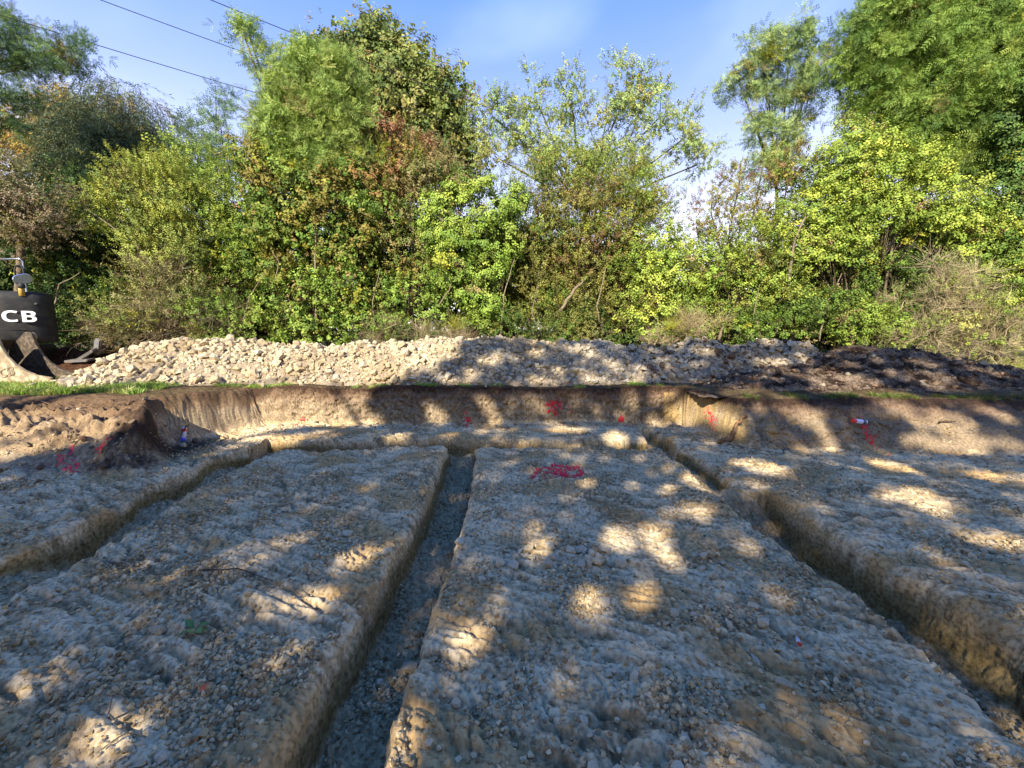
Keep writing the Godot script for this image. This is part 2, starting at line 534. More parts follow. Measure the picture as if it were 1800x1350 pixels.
func make_sprigs() -> void:
	var twig := Color(0.55, 0.42, 0.32)
	for v in 2:
		# alternate oval leaves on a twig
		var st := begin()
		tube(st, [Vector3.ZERO, Vector3(0.01, 0.14, 0.01), Vector3(-0.01, 0.28, 0)], [0.004, 0.003, 0.001], 3, twig)
		for k in 10:
			var a := k * 2.4 + v
			var out := Vector3(cos(a), rnd(0.1, 0.9), sin(a))
			leaf(st, Vector3(0, 0.03 + k * 0.026, 0), out, Vector3.UP + rdir() * 0.5, rnd(0.06, 0.095), rnd(0.04, 0.055), Color.WHITE * rnd(0.82, 1.0))
		sprigs["oval%d" % v] = done(st)
		# many small leaves
		st = begin()
		tube(st, [Vector3.ZERO, Vector3(-0.01, 0.13, 0.01), Vector3(0.015, 0.26, 0)], [0.003, 0.002, 0.001], 3, twig)
		for k in 18:
			var a := k * 2.4 + v * 2.0
			leaf2(st, Vector3(0, 0.02 + k * 0.0135, 0) + rdir() * 0.015, Vector3(cos(a), rnd(0.0, 1.0), sin(a)), Vector3.UP + rdir() * 0.7, rnd(0.03, 0.055), rnd(0.02, 0.03), Color.WHITE * rnd(0.8, 1.0))
		sprigs["small%d" % v] = done(st)
		# feathered ash leaves
		st = begin()
		for q in 4:
			var a := q * TAU / 4.0 + v
			var d := Vector3(cos(a), 0.7 if q else 1.4, sin(a)).normalized()
			var o := Vector3(0, 0.03 * q, 0)
			var ln := rnd(0.22, 0.3)
			tube(st, [o, o + d * ln * 0.6, o + d * ln - Vector3(0, 0.03, 0)], [0.003, 0.002, 0.001], 3, Color(0.7, 0.75, 0.5))
			var sd := d.cross(Vector3.UP).normalized()
			for k in 5:
				var p := o + d * ln * (0.25 + 0.18 * k)
				for s in [-1.0, 1.0]:
					leaf2(st, p, sd * s + d * 0.6 - Vector3(0, 0.2, 0), sd.cross(d) + rdir() * 0.3, rnd(0.07, 0.095), 0.026, Color.WHITE * rnd(0.82, 1.0))
		sprigs["ash%d" % v] = done(st)
		# lobed maple leaves
		st = begin()
		tube(st, [Vector3.ZERO, Vector3(0.01, 0.12, 0), Vector3(0, 0.24, 0.01)], [0.004, 0.003, 0.002], 3, twig)
		for k in 7:
			var a := k * 2.4 + v
			lobed(st, Vector3(0, 0.05 + 0.03 * k, 0) + Vector3(cos(a), 0.3, sin(a)) * 0.05, Vector3(cos(a), rnd(-0.3, 0.4), sin(a)), Vector3.UP + rdir() * 0.45, rnd(0.09, 0.13), Color.WHITE * rnd(0.82, 1.0))
		sprigs["maple%d" % v] = done(st)
		# ivy: shiny leaves that all face out
		st = begin()
		for k in 12:
			var a := k * 2.4
			var p := Vector3(cos(a) * 0.035 * sqrt(k), 0.02 * (k % 4), sin(a) * 0.035 * sqrt(k))
			leaf(st, p, Vector3(cos(a * 1.7), 0.1, sin(a * 1.7)), Vector3.UP + rdir() * 0.35, rnd(0.055, 0.08), rnd(0.05, 0.07), Color.WHITE * rnd(0.8, 1.0), 0.12)
		sprigs["ivy%d" % v] = done(st)
		# hanging willow switch
		st = begin()
		tube(st, [Vector3.ZERO, Vector3(0.02, 0.25, 0), Vector3(0, 0.5, 0.02)], [0.003, 0.002, 0.001], 3, twig)
		for k in 18:
			var a := k * 2.4 + v
			leaf2(st, Vector3(0, 0.03 + k * 0.027, 0), Vector3(cos(a), 1.1, sin(a)), rdir(), rnd(0.07, 0.11), 0.014, Color.WHITE * rnd(0.8, 1.0))
		sprigs["willow%d" % v] = done(st)
		# large soft leaves
		st = begin()
		for k in 6:
			var a := k * 2.4 + v
			leaf(st, Vector3(0, 0.04 * k, 0), Vector3(cos(a), rnd(-0.3, 0.4), sin(a)), Vector3.UP + rdir() * 0.4, rnd(0.11, 0.15), rnd(0.085, 0.11), Color.WHITE * rnd(0.82, 1.0), 0.14)
		sprigs["broad%d" % v] = done(st)
		# bare twigs
		st = begin()
		for k in 7:
			var d := (Vector3.UP * 1.1 + rdir()).normalized()
			var m := d * 0.25 + rdir() * 0.05
			tube(st, [Vector3.ZERO, m, m + (d + rdir() * 0.6) * 0.25], [0.0045, 0.003, 0.001], 3, Color.WHITE * rnd(0.75, 1.0))
		sprigs["twig%d" % v] = done(st)
		# grass tuft
		st = begin()
		for k in 14:
			var a := k * 2.4
			var o := Vector3(cos(a), 0, sin(a)) * rnd(0.0, 0.05)
			var d := Vector3(cos(a + rnd(-1, 1)) * rnd(0.1, 0.7), 1, sin(a + rnd(-1, 1)) * rnd(0.1, 0.7)).normalized()
			var l := rnd(0.07, 0.16)
			var w := d.cross(rdir()).normalized() * 0.004
			var m := o + d * l * 0.6
			var tip := m + (d * Vector3(1.8, 0.5, 1.8)).normalized() * l * 0.45
			st.set_color(Color.WHITE * rnd(0.75, 1.0))
			quad(st, o - w, o + w, m + w, m - w); tri(st, m - w, m + w, tip)
		sprigs["grass%d" % v] = done(st)

# ---------------------------------------------------------------- plants
# blobs: world ellipsoids [x, y, z, rx, ry, rz] that the foliage fills; o: how it grows
func plant(called: String, label: String, category: String, base: Vector3, blobs: Array, o: Dictionary) -> Node3D:
	var t := thing(called, label, category, base, o.get("group", ""))
	var dens: float = o.get("dens", 90.0)
	var fork: float = o.get("fork", 1.0)
	var clump: float = o.get("clump", 0.3)
	var per: int = o.get("per", 14)
	var pal: Array = o.pal
	var shell: float = o.get("shell", 0.45)
	var lean: Vector3 = o.get("lean", Vector3.ZERO)
	var up: float = o.get("up", 0.5)
	var size: float = o.get("size", 1.0)
	var uneven: float = o.get("uneven", 0.35)
	var wood: Color = o.get("wood", Color(0.50, 0.43, 0.34))
	var thick: float = o.get("thick", 0.05)
	var nz := noise(called.hash() % 1000 + int(base.x * 37.0), 0.9, FastNoiseLite.TYPE_SIMPLEX_SMOOTH, 2)
	var where := [[], []]
	var tint := [PackedColorArray(), PackedColorArray()]
	var twigs := begin(true)
	var stems := []
	# wood: either one trunk that forks to every blob, or a stem of its own to each
	var trunk_top := base
	if o.has("trunk"):
		trunk_top = o.trunk
		var st := begin(true)
		var mid := (base + trunk_top) / 2.0 + Vector3(rnd(-0.1, 0.1), 0, rnd(-0.1, 0.1))
		tube(st, [base - base - Vector3(0, 0.1, 0), mid - base, trunk_top - base], [thick * 1.5, thick * 1.1, thick * 0.8], 8, wood)
		put("trunk", done(st), mats.bark, t)
	var bi := 0
	for b in blobs:
		var c := Vector3(b[0], b[1], b[2])
		var r := Vector3(b[3], b[4], b[5])
		var foot_ := trunk_top if o.has("trunk") else base + Vector3(rnd(-1, 1) * minf(r.x, 0.7) + (c.x - base.x) * 0.4, 0, rnd(-0.3, 0.3))
		var joint := foot_.lerp(c, 0.5) + Vector3(rnd(-0.15, 0.15), rnd(0, 0.25), rnd(-0.15, 0.15)) * r.x
		var crown_top := c + Vector3(0, r.y * 0.55, 0)
		var st := begin(true)
		var th := thick * (0.6 if o.has("trunk") else 0.7)
		tube(st, [foot_ - base - Vector3(0, 0.05, 0), joint - base, c - base, crown_top - base], [th, th * 0.75, th * 0.5, th * 0.15], 5, wood)
		put("limb" if o.has("trunk") else "stem", done(st), mats.bark, t)
		var area := PI * r.x * r.y
		var nclump := int(ceil(area * dens / per))
		for q in nclump:
			var d := rdir()
			if d.z < -0.25 and rng.randf() < 0.6: d.z = -d.z
			var k := lerpf(shell, 1.0, sqrt(rng.randf()))
			k *= 1.0 + uneven * nz.get_noise_3dv((c + d * r) * 1.5) * 1.6
			var p := c + d * r * k
			var gy := TOP + 0.05
			if p.y < gy: p.y = gy + rnd(0.0, 0.35)
			# a thin branch runs out to each clump
			var from := foot_.lerp(joint, rnd(0.5, 1.0)) if rng.randf() < 0.25 else joint.lerp(crown_top, rng.randf() * 0.8)
			if p.distance_to(from) < r.length() * 1.5 and rng.randf() < fork:
				var bend := from.lerp(p, 0.55) + Vector3(0, 0.1 * r.y, 0) * rnd(-0.5, 1.0)
				tube(twigs, [from - base, bend - base, p - base], [th * 0.28, th * 0.16, 0.004], 3, wood * rnd(0.8, 1.25))
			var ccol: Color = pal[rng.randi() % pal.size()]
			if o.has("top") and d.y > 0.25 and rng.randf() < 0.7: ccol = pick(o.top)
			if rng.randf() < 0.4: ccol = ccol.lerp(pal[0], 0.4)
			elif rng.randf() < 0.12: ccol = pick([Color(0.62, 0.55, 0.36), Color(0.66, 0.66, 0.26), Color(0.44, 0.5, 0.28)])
			var csize := clump * rnd(0.6, 1.35)
			for s in per:
				var off := Vector3(rng.randfn(), rng.randfn() * 0.75, rng.randfn()) * csize * 0.6
				var sp := p + off
				if sp.y < TOP: continue
				var y := (off.normalized() * 0.7 + d * 0.5 + Vector3(0, up, 0) + rdir() * 0.6 + lean)
				var sc := size * rnd(0.7, 1.25)
				var v := rng.randi() & 1
				where[v].append(Transform3D(basis_y(y, rnd(0, TAU), sc), sp - base))
				tint[v].append(jitter(ccol, 0.1, 0.02))
		bi += 1
	put("branch_work", done(twigs), mats.bark, t).set_meta("kind", "stuff")
	var mat: Material = mats[o.get("mat", "leaf")]
	for v in 2:
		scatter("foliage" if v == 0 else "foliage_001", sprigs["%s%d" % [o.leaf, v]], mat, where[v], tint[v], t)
	return t

# ---------------------------------------------------------------- small things
func paint_on_floor(label: String, strokes: Array, width: float) -> void:
	# sprayed pigment that drapes over the crumbs of the floor, 4 mm proud of it
	var n := noise(71, 22.0, FastNoiseLite.TYPE_SIMPLEX, 2)
	var st := begin(true)
	var lo := Vector2(1e9, 1e9)
	var hi := -lo
	for s in strokes:
		for p in s:
			lo = lo.min(p)
			hi = hi.max(p)
	lo -= Vector2.ONE * width * 2.0
	hi += Vector2.ONE * width * 2.0
	var step := 0.012
	var nx := int((hi.x - lo.x) / step)
	var nz := int((hi.y - lo.y) / step)
	var mid := Vector3((lo.x + hi.x) / 2, 0, (lo.y + hi.y) / 2)
	var hs := {}
	var count := 0
	for j in nz:
		for i in nx:
			var p := lo + Vector2(i, j) * step
			var d := 1e9
			for s in strokes:
				for k in s.size() - 1:
					d = minf(d, p.distance_to(Geometry2D.get_closest_point_to_segment(p, s[k], s[k + 1])))
			if d / width + n.get_noise_2dv(p) * 1.1 < 0.55:
				var q := []
				for e in [Vector2(0, 0), Vector2(1, 0), Vector2(1, 1), Vector2(0, 1)]:
					var w: Vector2 = p + e * step
					var key := Vector2i(int(round((w.x - lo.x) / step)), int(round((w.y - lo.y) / step)))
					if not hs.has(key): hs[key] = ground_y(w.x, w.y) + 0.006
					q.append(Vector3(w.x, hs[key], w.y) - mid)
				quad(st, q[0], q[1], q[2], q[3])
				count += 1
	if count:
		var o := put("paint_mark", done(st), mats.paint, null, mid)
		tag(o, label, "paint mark", "sprayed red survey marks")

func paint_on_wall(label: String, at: Vector3, spread: Vector2, amount: int, drips := 0) -> void:
	# droplets and runs of paint that cling to the face of the cut
	var st := begin()
	for k in amount:
		var u := Vector2(rng.randfn() * 0.5, rng.randfn() * 0.5) * spread
		var r := rnd(0.006, 0.018)
		splat(st, u, r, r * rnd(0.8, 1.6), at)
	for k in drips:
		var x := rng.randfn() * spread.x * 0.12
		for q in 14:
			splat(st, Vector2(x + rng.randfn() * 0.008, -spread.y * 0.3 - q * 0.013), rnd(0.007, 0.014), 0.014, at)
	var o := put("paint_mark", done(st), mats.paint, null, at)
	tag(o, label, "paint mark", "sprayed red survey marks")

func wall_z(x: float, y: float) -> float:
	# the face of the cut at height y, found by stepping from the foot into the bank
	var z := (along(x, ramp_foot) if x < -4.0 and y > 0.0 and along(6.0, ramp_side) - 0.1 > x or x < -4.6 else along(x, foot)) + 0.25
	for k in 220:
		if floor_point(x, z)[0].y >= y: break
		z -= 0.012
	return floor_point(x, z)[0].z

func splat(st: SurfaceTool, u: Vector2, rx: float, ry: float, at: Vector3) -> void:
	var z := wall_z(at.x + u.x, at.y + u.y) + 0.012 - at.z
	var c := Vector3(u.x, u.y, z)
	var pts := []
	for k in 6:
		var a := TAU * k / 6.0
		pts.append(c + Vector3(cos(a) * rx, sin(a) * ry, -0.004) * rnd(0.7, 1.2))
	for k in 6: tri(st, c, pts[k], pts[(k + 1) % 6])

func lathe(profile: Array, sides := 16) -> ArrayMesh:
	# profile: [radius, height] from the bottom up
	var st := begin(true)
	for i in profile.size() - 1:
		for k in sides:
			var a := TAU * k / sides
			var b := TAU * (k + 1) / sides
			var p := [Vector3(cos(a) * profile[i][0], profile[i][1], sin(a) * profile[i][0]), Vector3(cos(b) * profile[i][0], profile[i][1], sin(b) * profile[i][0]), Vector3(cos(b) * profile[i + 1][0], profile[i + 1][1], sin(b) * profile[i + 1][0]), Vector3(cos(a) * profile[i + 1][0], profile[i + 1][1], sin(a) * profile[i + 1][0])]
			quad(st, p[0], p[1], p[2], p[3])
	return done(st)

func spray_can(label: String, at: Vector3, turn: Basis, body: Color, cap: Color, band: Color) -> void:
	var t := thing("spray_can", label, "spray can", at, "marking spray cans")
	t.basis = turn
	put("body", lathe([[0.0, 0.0], [0.029, 0.001], [0.0325, 0.006], [0.0325, 0.148], [0.03, 0.156], [0.024, 0.162], [0.0, 0.163]]), flat_mat(body, 0.35), t)
	put("label_band", lathe([[0.0326, 0.02], [0.0332, 0.022], [0.0332, 0.062], [0.0326, 0.064]]), flat_mat(band, 0.4), t)
	put("cap", lathe([[0.0, 0.1565], [0.031, 0.157], [0.031, 0.2], [0.027, 0.208], [0.0, 0.209]]), flat_mat(cap, 0.4), t)

func stick(called: String, label: String, category: String, pts: Array, r: float, col: Color, group := "") -> Node3D:
	var st := begin(true)
	var c0: Vector3 = pts[0]
	var dense := []
	var rad := []
	for i in pts.size() - 1:
		for k in 4:
			var u := k / 4.0
			dense.append(pts[i].lerp(pts[i + 1], u) - c0 + rdir() * r * 0.5)
	dense.append(pts[-1] - c0)
	for i in dense.size():
		rad.append(r * (1.0 - 0.65 * i / (dense.size() - 1.0)) * rnd(0.85, 1.15))
	tube(st, dense, rad, 6, col)
	var o := put(called, done(st), mats.bark, null, c0)
	tag(o, label, category, group)
	return o

# ---------------------------------------------------------------- the scene
func _ready() -> void:
	rng.seed = 20231
	var cam := Camera3D.new()
	cam.name = "camera"
	cam.fov = 86.3
	cam.near = 0.05
	cam.far = 1500.0
	cam.position = Vector3(0, 1.65, 0)
	cam.rotation_degrees = Vector3(-7.52, 0, 0)
	add_child(cam)
	cam.current = true

	var env := Environment.new()
	env.background_mode = Environment.BG_SKY
	var sky_mat := ProceduralSkyMaterial.new()
	sky_mat.sky_top_color = Color(0.09, 0.265, 0.51)
	sky_mat.sky_horizon_color = Color(0.705, 0.695, 0.675)
	sky_mat.sky_curve = 0.21
	sky_mat.ground_bottom_color = Color(0.35, 0.33, 0.28)
	sky_mat.ground_horizon_color = Color(0.6, 0.62, 0.62)
	sky_mat.sun_angle_max = 12.0
	sky_mat.sky_cover = thin_cloud()
	sky_mat.sky_cover_modulate = Color(1, 1, 1, 0.07)
	var sky := Sky.new()
	sky.sky_material = sky_mat
	env.sky = sky
	env.background_energy_multiplier = 1.0
	env.tonemap_mode = Environment.TONE_MAPPER_LINEAR
	env.tonemap_exposure = 5.3
	env.sdfgi_enabled = true
	env.ssao_enabled = true
	env.ssil_enabled = true
	var we := WorldEnvironment.new()
	we.name = "world_environment"
	we.environment = env
	add_child(we)

	var sun := DirectionalLight3D.new()
	sun.name = "sun"
	sun.light_energy = 0.72
	sun.light_color = Color(1.0, 0.965, 0.9)
	sun.light_angular_distance = 0.53
	sun.shadow_enabled = true
	add_child(sun)
	sun.look_at_from_position(SUN * 50.0, Vector3.ZERO)

	n_big = noise(1, 0.55, FastNoiseLite.TYPE_SIMPLEX_SMOOTH, 2)
	n_mid = noise(2, 1.5, FastNoiseLite.TYPE_SIMPLEX_SMOOTH, 3)
	n_fine = noise(3, 9.0, FastNoiseLite.TYPE_SIMPLEX_SMOOTH, 3)
	n_edge = noise(4, 5.0, FastNoiseLite.TYPE_SIMPLEX_SMOOTH, 3)
	n_grit = noise(7, 30.0, FastNoiseLite.TYPE_SIMPLEX_SMOOTH, 3)
	n_cell = clods_noise(5, 9.0, true)
	n_plate = clods_noise(8, 3.6, true)
	n_val = clods_noise(5, 9.0, false)
	n_cell2 = clods_noise(6, 21.0, true)
	n_val2 = clods_noise(6, 21.0, false)
	make_materials()
	make_rocks()
	make_sprigs()

	build_ground()
	build_heaps()
	build_grass()
	build_machines()
	build_hedge()
	build_shade_trees()
	build_wires()
	build_small_things()

func thin_cloud() -> ImageTexture:
	# faint streaks of high cloud, in latitude and longitude
	var im := Image.create(1024, 512, false, Image.FORMAT_RGBA8)
	var a := noise(31, 0.012, FastNoiseLite.TYPE_SIMPLEX_SMOOTH, 4)
	var b := noise(32, 0.004, FastNoiseLite.TYPE_SIMPLEX_SMOOTH, 3)
	for y in 512:
		for x in 1024:
			var th := TAU * x / 1024.0
			var q := Vector3(cos(th) * 160.0, y * 2.2 + 60.0 * sin(th), sin(th) * 160.0)
			var v := smoothstep(-0.05, 0.75, a.get_noise_3dv(q) * 0.7 + b.get_noise_3dv(q) * 0.9 + 0.1)
			im.set_pixel(x, y, Color(1, 1, 1, v * 0.55))
	return ImageTexture.create_from_image(im)

func build_ground() -> void:
	var xs := axis([[-11.5, -6.0, 0.05], [-6.0, -3.95, 0.025], [-3.95, -3.66, 0.0045], [-3.66, -3.36, 0.02], [-3.36, -3.06, 0.0045], [-3.06, -1.0, 0.0125], [-1.0, -0.8, 0.0038], [-0.8, -0.58, 0.015], [-0.58, -0.36, 0.0038], [-0.36, 1.92, 0.012], [1.92, 2.18, 0.0045], [2.18, 2.38, 0.015], [2.38, 2.8, 0.0045], [2.8, 3.8, 0.018], [3.8, 6.5, 0.03], [6.5, 12.0, 0.06]])
	var zs := axis([[3.0, 0.2, 0.08], [0.2, -1.0, 0.03], [-1.0, -2.7, 0.011], [-2.7, -4.2, 0.017], [-4.2, -5.4, 0.024], [-5.4, -5.56, 0.014], [-5.56, -5.76, 0.006], [-5.76, -5.98, 0.014], [-5.98, -6.2, 0.006], [-6.2, -7.0, 0.022], [-7.0, -7.3, 0.0042], [-7.3, -8.0, 0.035], [-8.0, -11.0, 0.12]])
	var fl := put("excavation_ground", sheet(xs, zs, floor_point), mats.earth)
	tag(fl, "pale chalky excavation floor with foundation trenches and cut earth walls", "", "", "structure")
	# the field round about, out to the horizon
	var st := begin(true)
	st.set_color(Color(0.33, 0.34, 0.2))
	var y := TOP - 0.02
	for r in [[-600.0, 600.0, -600.0, -10.9], [-600.0, -11.4, -10.9, 2.9], [11.9, 600.0, -10.9, 2.9], [-600.0, 600.0, 2.9, 600.0]]:
		quad(st, Vector3(r[0], y, r[2]), Vector3(r[1], y, r[2]), Vector3(r[1], y, r[3]), Vector3(r[0], y, r[3]))
	tag(put("field", done(st), mats.field), "rough grassy field round the excavation", "", "", "structure")
	# loose lumps on the floor: the biggest one by one, the rest as one mass
	var where := [[], [], []]
	var tint := [PackedColorArray(), PackedColorArray(), PackedColorArray()]
	var big := 0
	var tones := [Color(0.86, 0.78, 0.62), Color(0.80, 0.71, 0.55), Color(0.70, 0.61, 0.46), Color(0.76, 0.65, 0.46), Color(0.54, 0.46, 0.34)]
	var tried := 0
	var total := 0
	while total < 85000 and tried < 700000:
		tried += 1
		var z := -1.0 - 6.0 * pow(rng.randf(), 1.5)
		var x := rnd(-1, 1) * (1.6 - z * 1.25)
		var m := n_mid.get_noise_2d(x, z)
		var m2 := n_big.get_noise_2d(x * 1.6 + 13.0, z * 1.6)
		if rng.randf() > smoothstep(0.0, 0.55, m + m2 * 0.5) + 0.07: continue
		var s := shape_at(x, z)
		if s[1] > 0.04 and s[1] < 0.96: continue
		if s[3] > 0.5: continue
		var r := 0.004 + 0.013 * pow(rng.randf(), 2.5)
		if rng.randf() < 0.006: r = rnd(0.024, 0.05)
		if r > 0.026 and big >= 40: r = 0.015
		total += 1
		var b := basis_y(Vector3.UP + rdir() * 0.5, rnd(0, TAU), r * 2.0)
		var xf := Transform3D(b, Vector3(x, s[0] + r * 0.35, z))
		var col: Color = jitter(ground_color(x, z, s).lerp(tones[rng.randi() % 5], 0.8), 0.1, 0.01)
		if r > 0.026 and big < 40:
			big += 1
			one_clod(fl, xf, jitter(Color(0.80, 0.73, 0.6), 0.1))
		else:
			var v := rng.randi() % 3
			where[v].append(xf)
			tint[v].append(col)
	# a broken slab of cracked chalk in the middle of the near platform
	for k in 38:
		var p := Vector2(0.42, -2.75) + Vector2(rng.randfn() * 0.26, rng.randfn() * 0.14)
		var r := rnd(0.025, 0.05)
		var b := basis_y(Vector3.UP + rdir() * 0.4, rnd(0, TAU), r * 2.0)
		one_clod(fl, Transform3D(b, Vector3(p.x, ground_y(p.x, p.y) + r * 0.4, p.y)), jitter(Color(0.76, 0.70, 0.59), 0.1))
	for q in [Vector3(0.9, -1.95, 0.3), Vector3(1.35, -2.3, 0.22), Vector3(0.1, -1.6, 0.28), Vector3(1.55, -2.75, 0.2), Vector3(-1.35, -1.45, 0.25), Vector3(0.55, -1.45, 0.3), Vector3(-2.1, -2.3, 0.3), Vector3(3.3, -2.9, 0.3)]:
		for k in 26:
			var p: Vector2 = Vector2(q.x, q.y) + Vector2(rng.randfn(), rng.randfn() * 0.7) * q.z
			var s := shape_at(p.x, p.y)
			if s[1] > 0.04: continue
			var r := 0.009 + 0.026 * pow(rng.randf(), 2.5)
			one_clod(fl, Transform3D(basis_y(Vector3.UP + rdir() * 0.7, rnd(0, TAU), r * 2.0), Vector3(p.x, s[0] + r * 0.55, p.y)), jitter(pick([Color(0.86, 0.80, 0.68), Color(0.80, 0.735, 0.61), Color(0.74, 0.66, 0.52)]), 0.05))
	# lumps that have come off the cut faces and lie at their foot
	for k in 90:
		var x := rnd(-4.2, 7.0)
		var z := along(x, foot) + 0.03 + absf(rng.randfn()) * 0.14
		var r := rnd(0.015, 0.05)
		one_clod(fl, Transform3D(basis_y(Vector3.UP + rdir() * 0.6, rnd(0, TAU), r * 2.0), Vector3(x, ground_y(x, z) + r * 0.4, z)), jitter(pick([Color(0.80, 0.73, 0.6), Color(0.64, 0.57, 0.45), Color(0.5, 0.43, 0.35)]), 0.1))
	for k in 70:
		var x := rnd(-8.0, -4.6)
		var z := rnd(-5.9, -4.0)
		var r := rnd(0.015, 0.055)
		one_clod(fl, Transform3D(basis_y(Vector3.UP + rdir() * 0.6, rnd(0, TAU), r * 2.0), Vector3(x, ground_y(x, z) + r * 0.4, z)), jitter(pick([Color(0.80, 0.73, 0.6), Color(0.5, 0.43, 0.35), Color(0.42, 0.33, 0.26)]), 0.1))
	for v in 3:
		scatter("crumbs" if v == 0 else "crumbs_%03d" % v, rocks[v], mats.clod, where[v], tint[v], fl)

var clod_mats := {}
func clod_mat(col: Color) -> StandardMaterial3D:
	var tones := [Color(0.80, 0.735, 0.61), Color(0.77, 0.70, 0.57), Color(0.74, 0.67, 0.54), Color(0.64, 0.57, 0.45), Color(0.74, 0.66, 0.52), Color(0.50, 0.43, 0.35), Color(0.42, 0.33, 0.26), Color(0.34, 0.26, 0.2)]
	var key: Color = tones[0]
	for c in tones:
		if absf(c.r - col.r) + absf(c.b - col.b) < absf(key.r - col.r) + absf(key.b - col.b): key = c
	if not clod_mats.has(key):
		var m: StandardMaterial3D = mats.clod.duplicate()
		m.vertex_color_use_as_albedo = false
		m.albedo_color = key
		clod_mats[key] = m
	return clod_mats[key]

func one_clod(parent: Node, xf: Transform3D, col: Color) -> void:
	var o := put("clod", rocks[rng.randi() % rocks.size()], clod_mat(col), parent)
	o.transform = xf

# ---------------------------------------------------------------- the heaps behind the cut
var crest := [Vector2(-8.9, 0.0), Vector2(-8.4, 0.25), Vector2(-7.7, 0.66), Vector2(-7.0, 0.75), Vector2(-5.6, 0.74), Vector2(-4.0, 0.62), Vector2(-3.0, 0.7), Vector2(-0.8, 0.75), Vector2(1.0, 0.7), Vector2(1.9, 0.74), Vector2(2.4, 0.62), Vector2(3.4, 0.6), Vector2(4.0, 0.74), Vector2(4.8, 0.62), Vector2(5.6, 0.75), Vector2(6.2, 0.7), Vector2(6.8, 0.35), Vector2(7.1, 0.0)]
var front := [Vector2(-9, -7.6), Vector2(-7.5, -6.75), Vector2(-6.2, -6.95), Vector2(-5.2, -7.45), Vector2(-3, -7.5), Vector2(2.5, -7.4), Vector2(4.0, -7.9), Vector2(7.2, -8.2)]

func heap_y(x: float, z: float) -> float:
	var zf := along(x, front)
	var top := along(x, crest)
	var zc := -8.75
	var u := (zf - z) / (zf - zc) if z > zc else 1.0 - (zc - z) / 1.5
	u = clampf(u, 0.0, 1.0)
	top *= 1.0 + 0.16 * n_mid.get_noise_2d(x * 0.7, z * 0.7)
	return TOP - 0.06 + top * 1.08 * (sin(u * PI / 2.0) * 0.6 + u * 0.4)

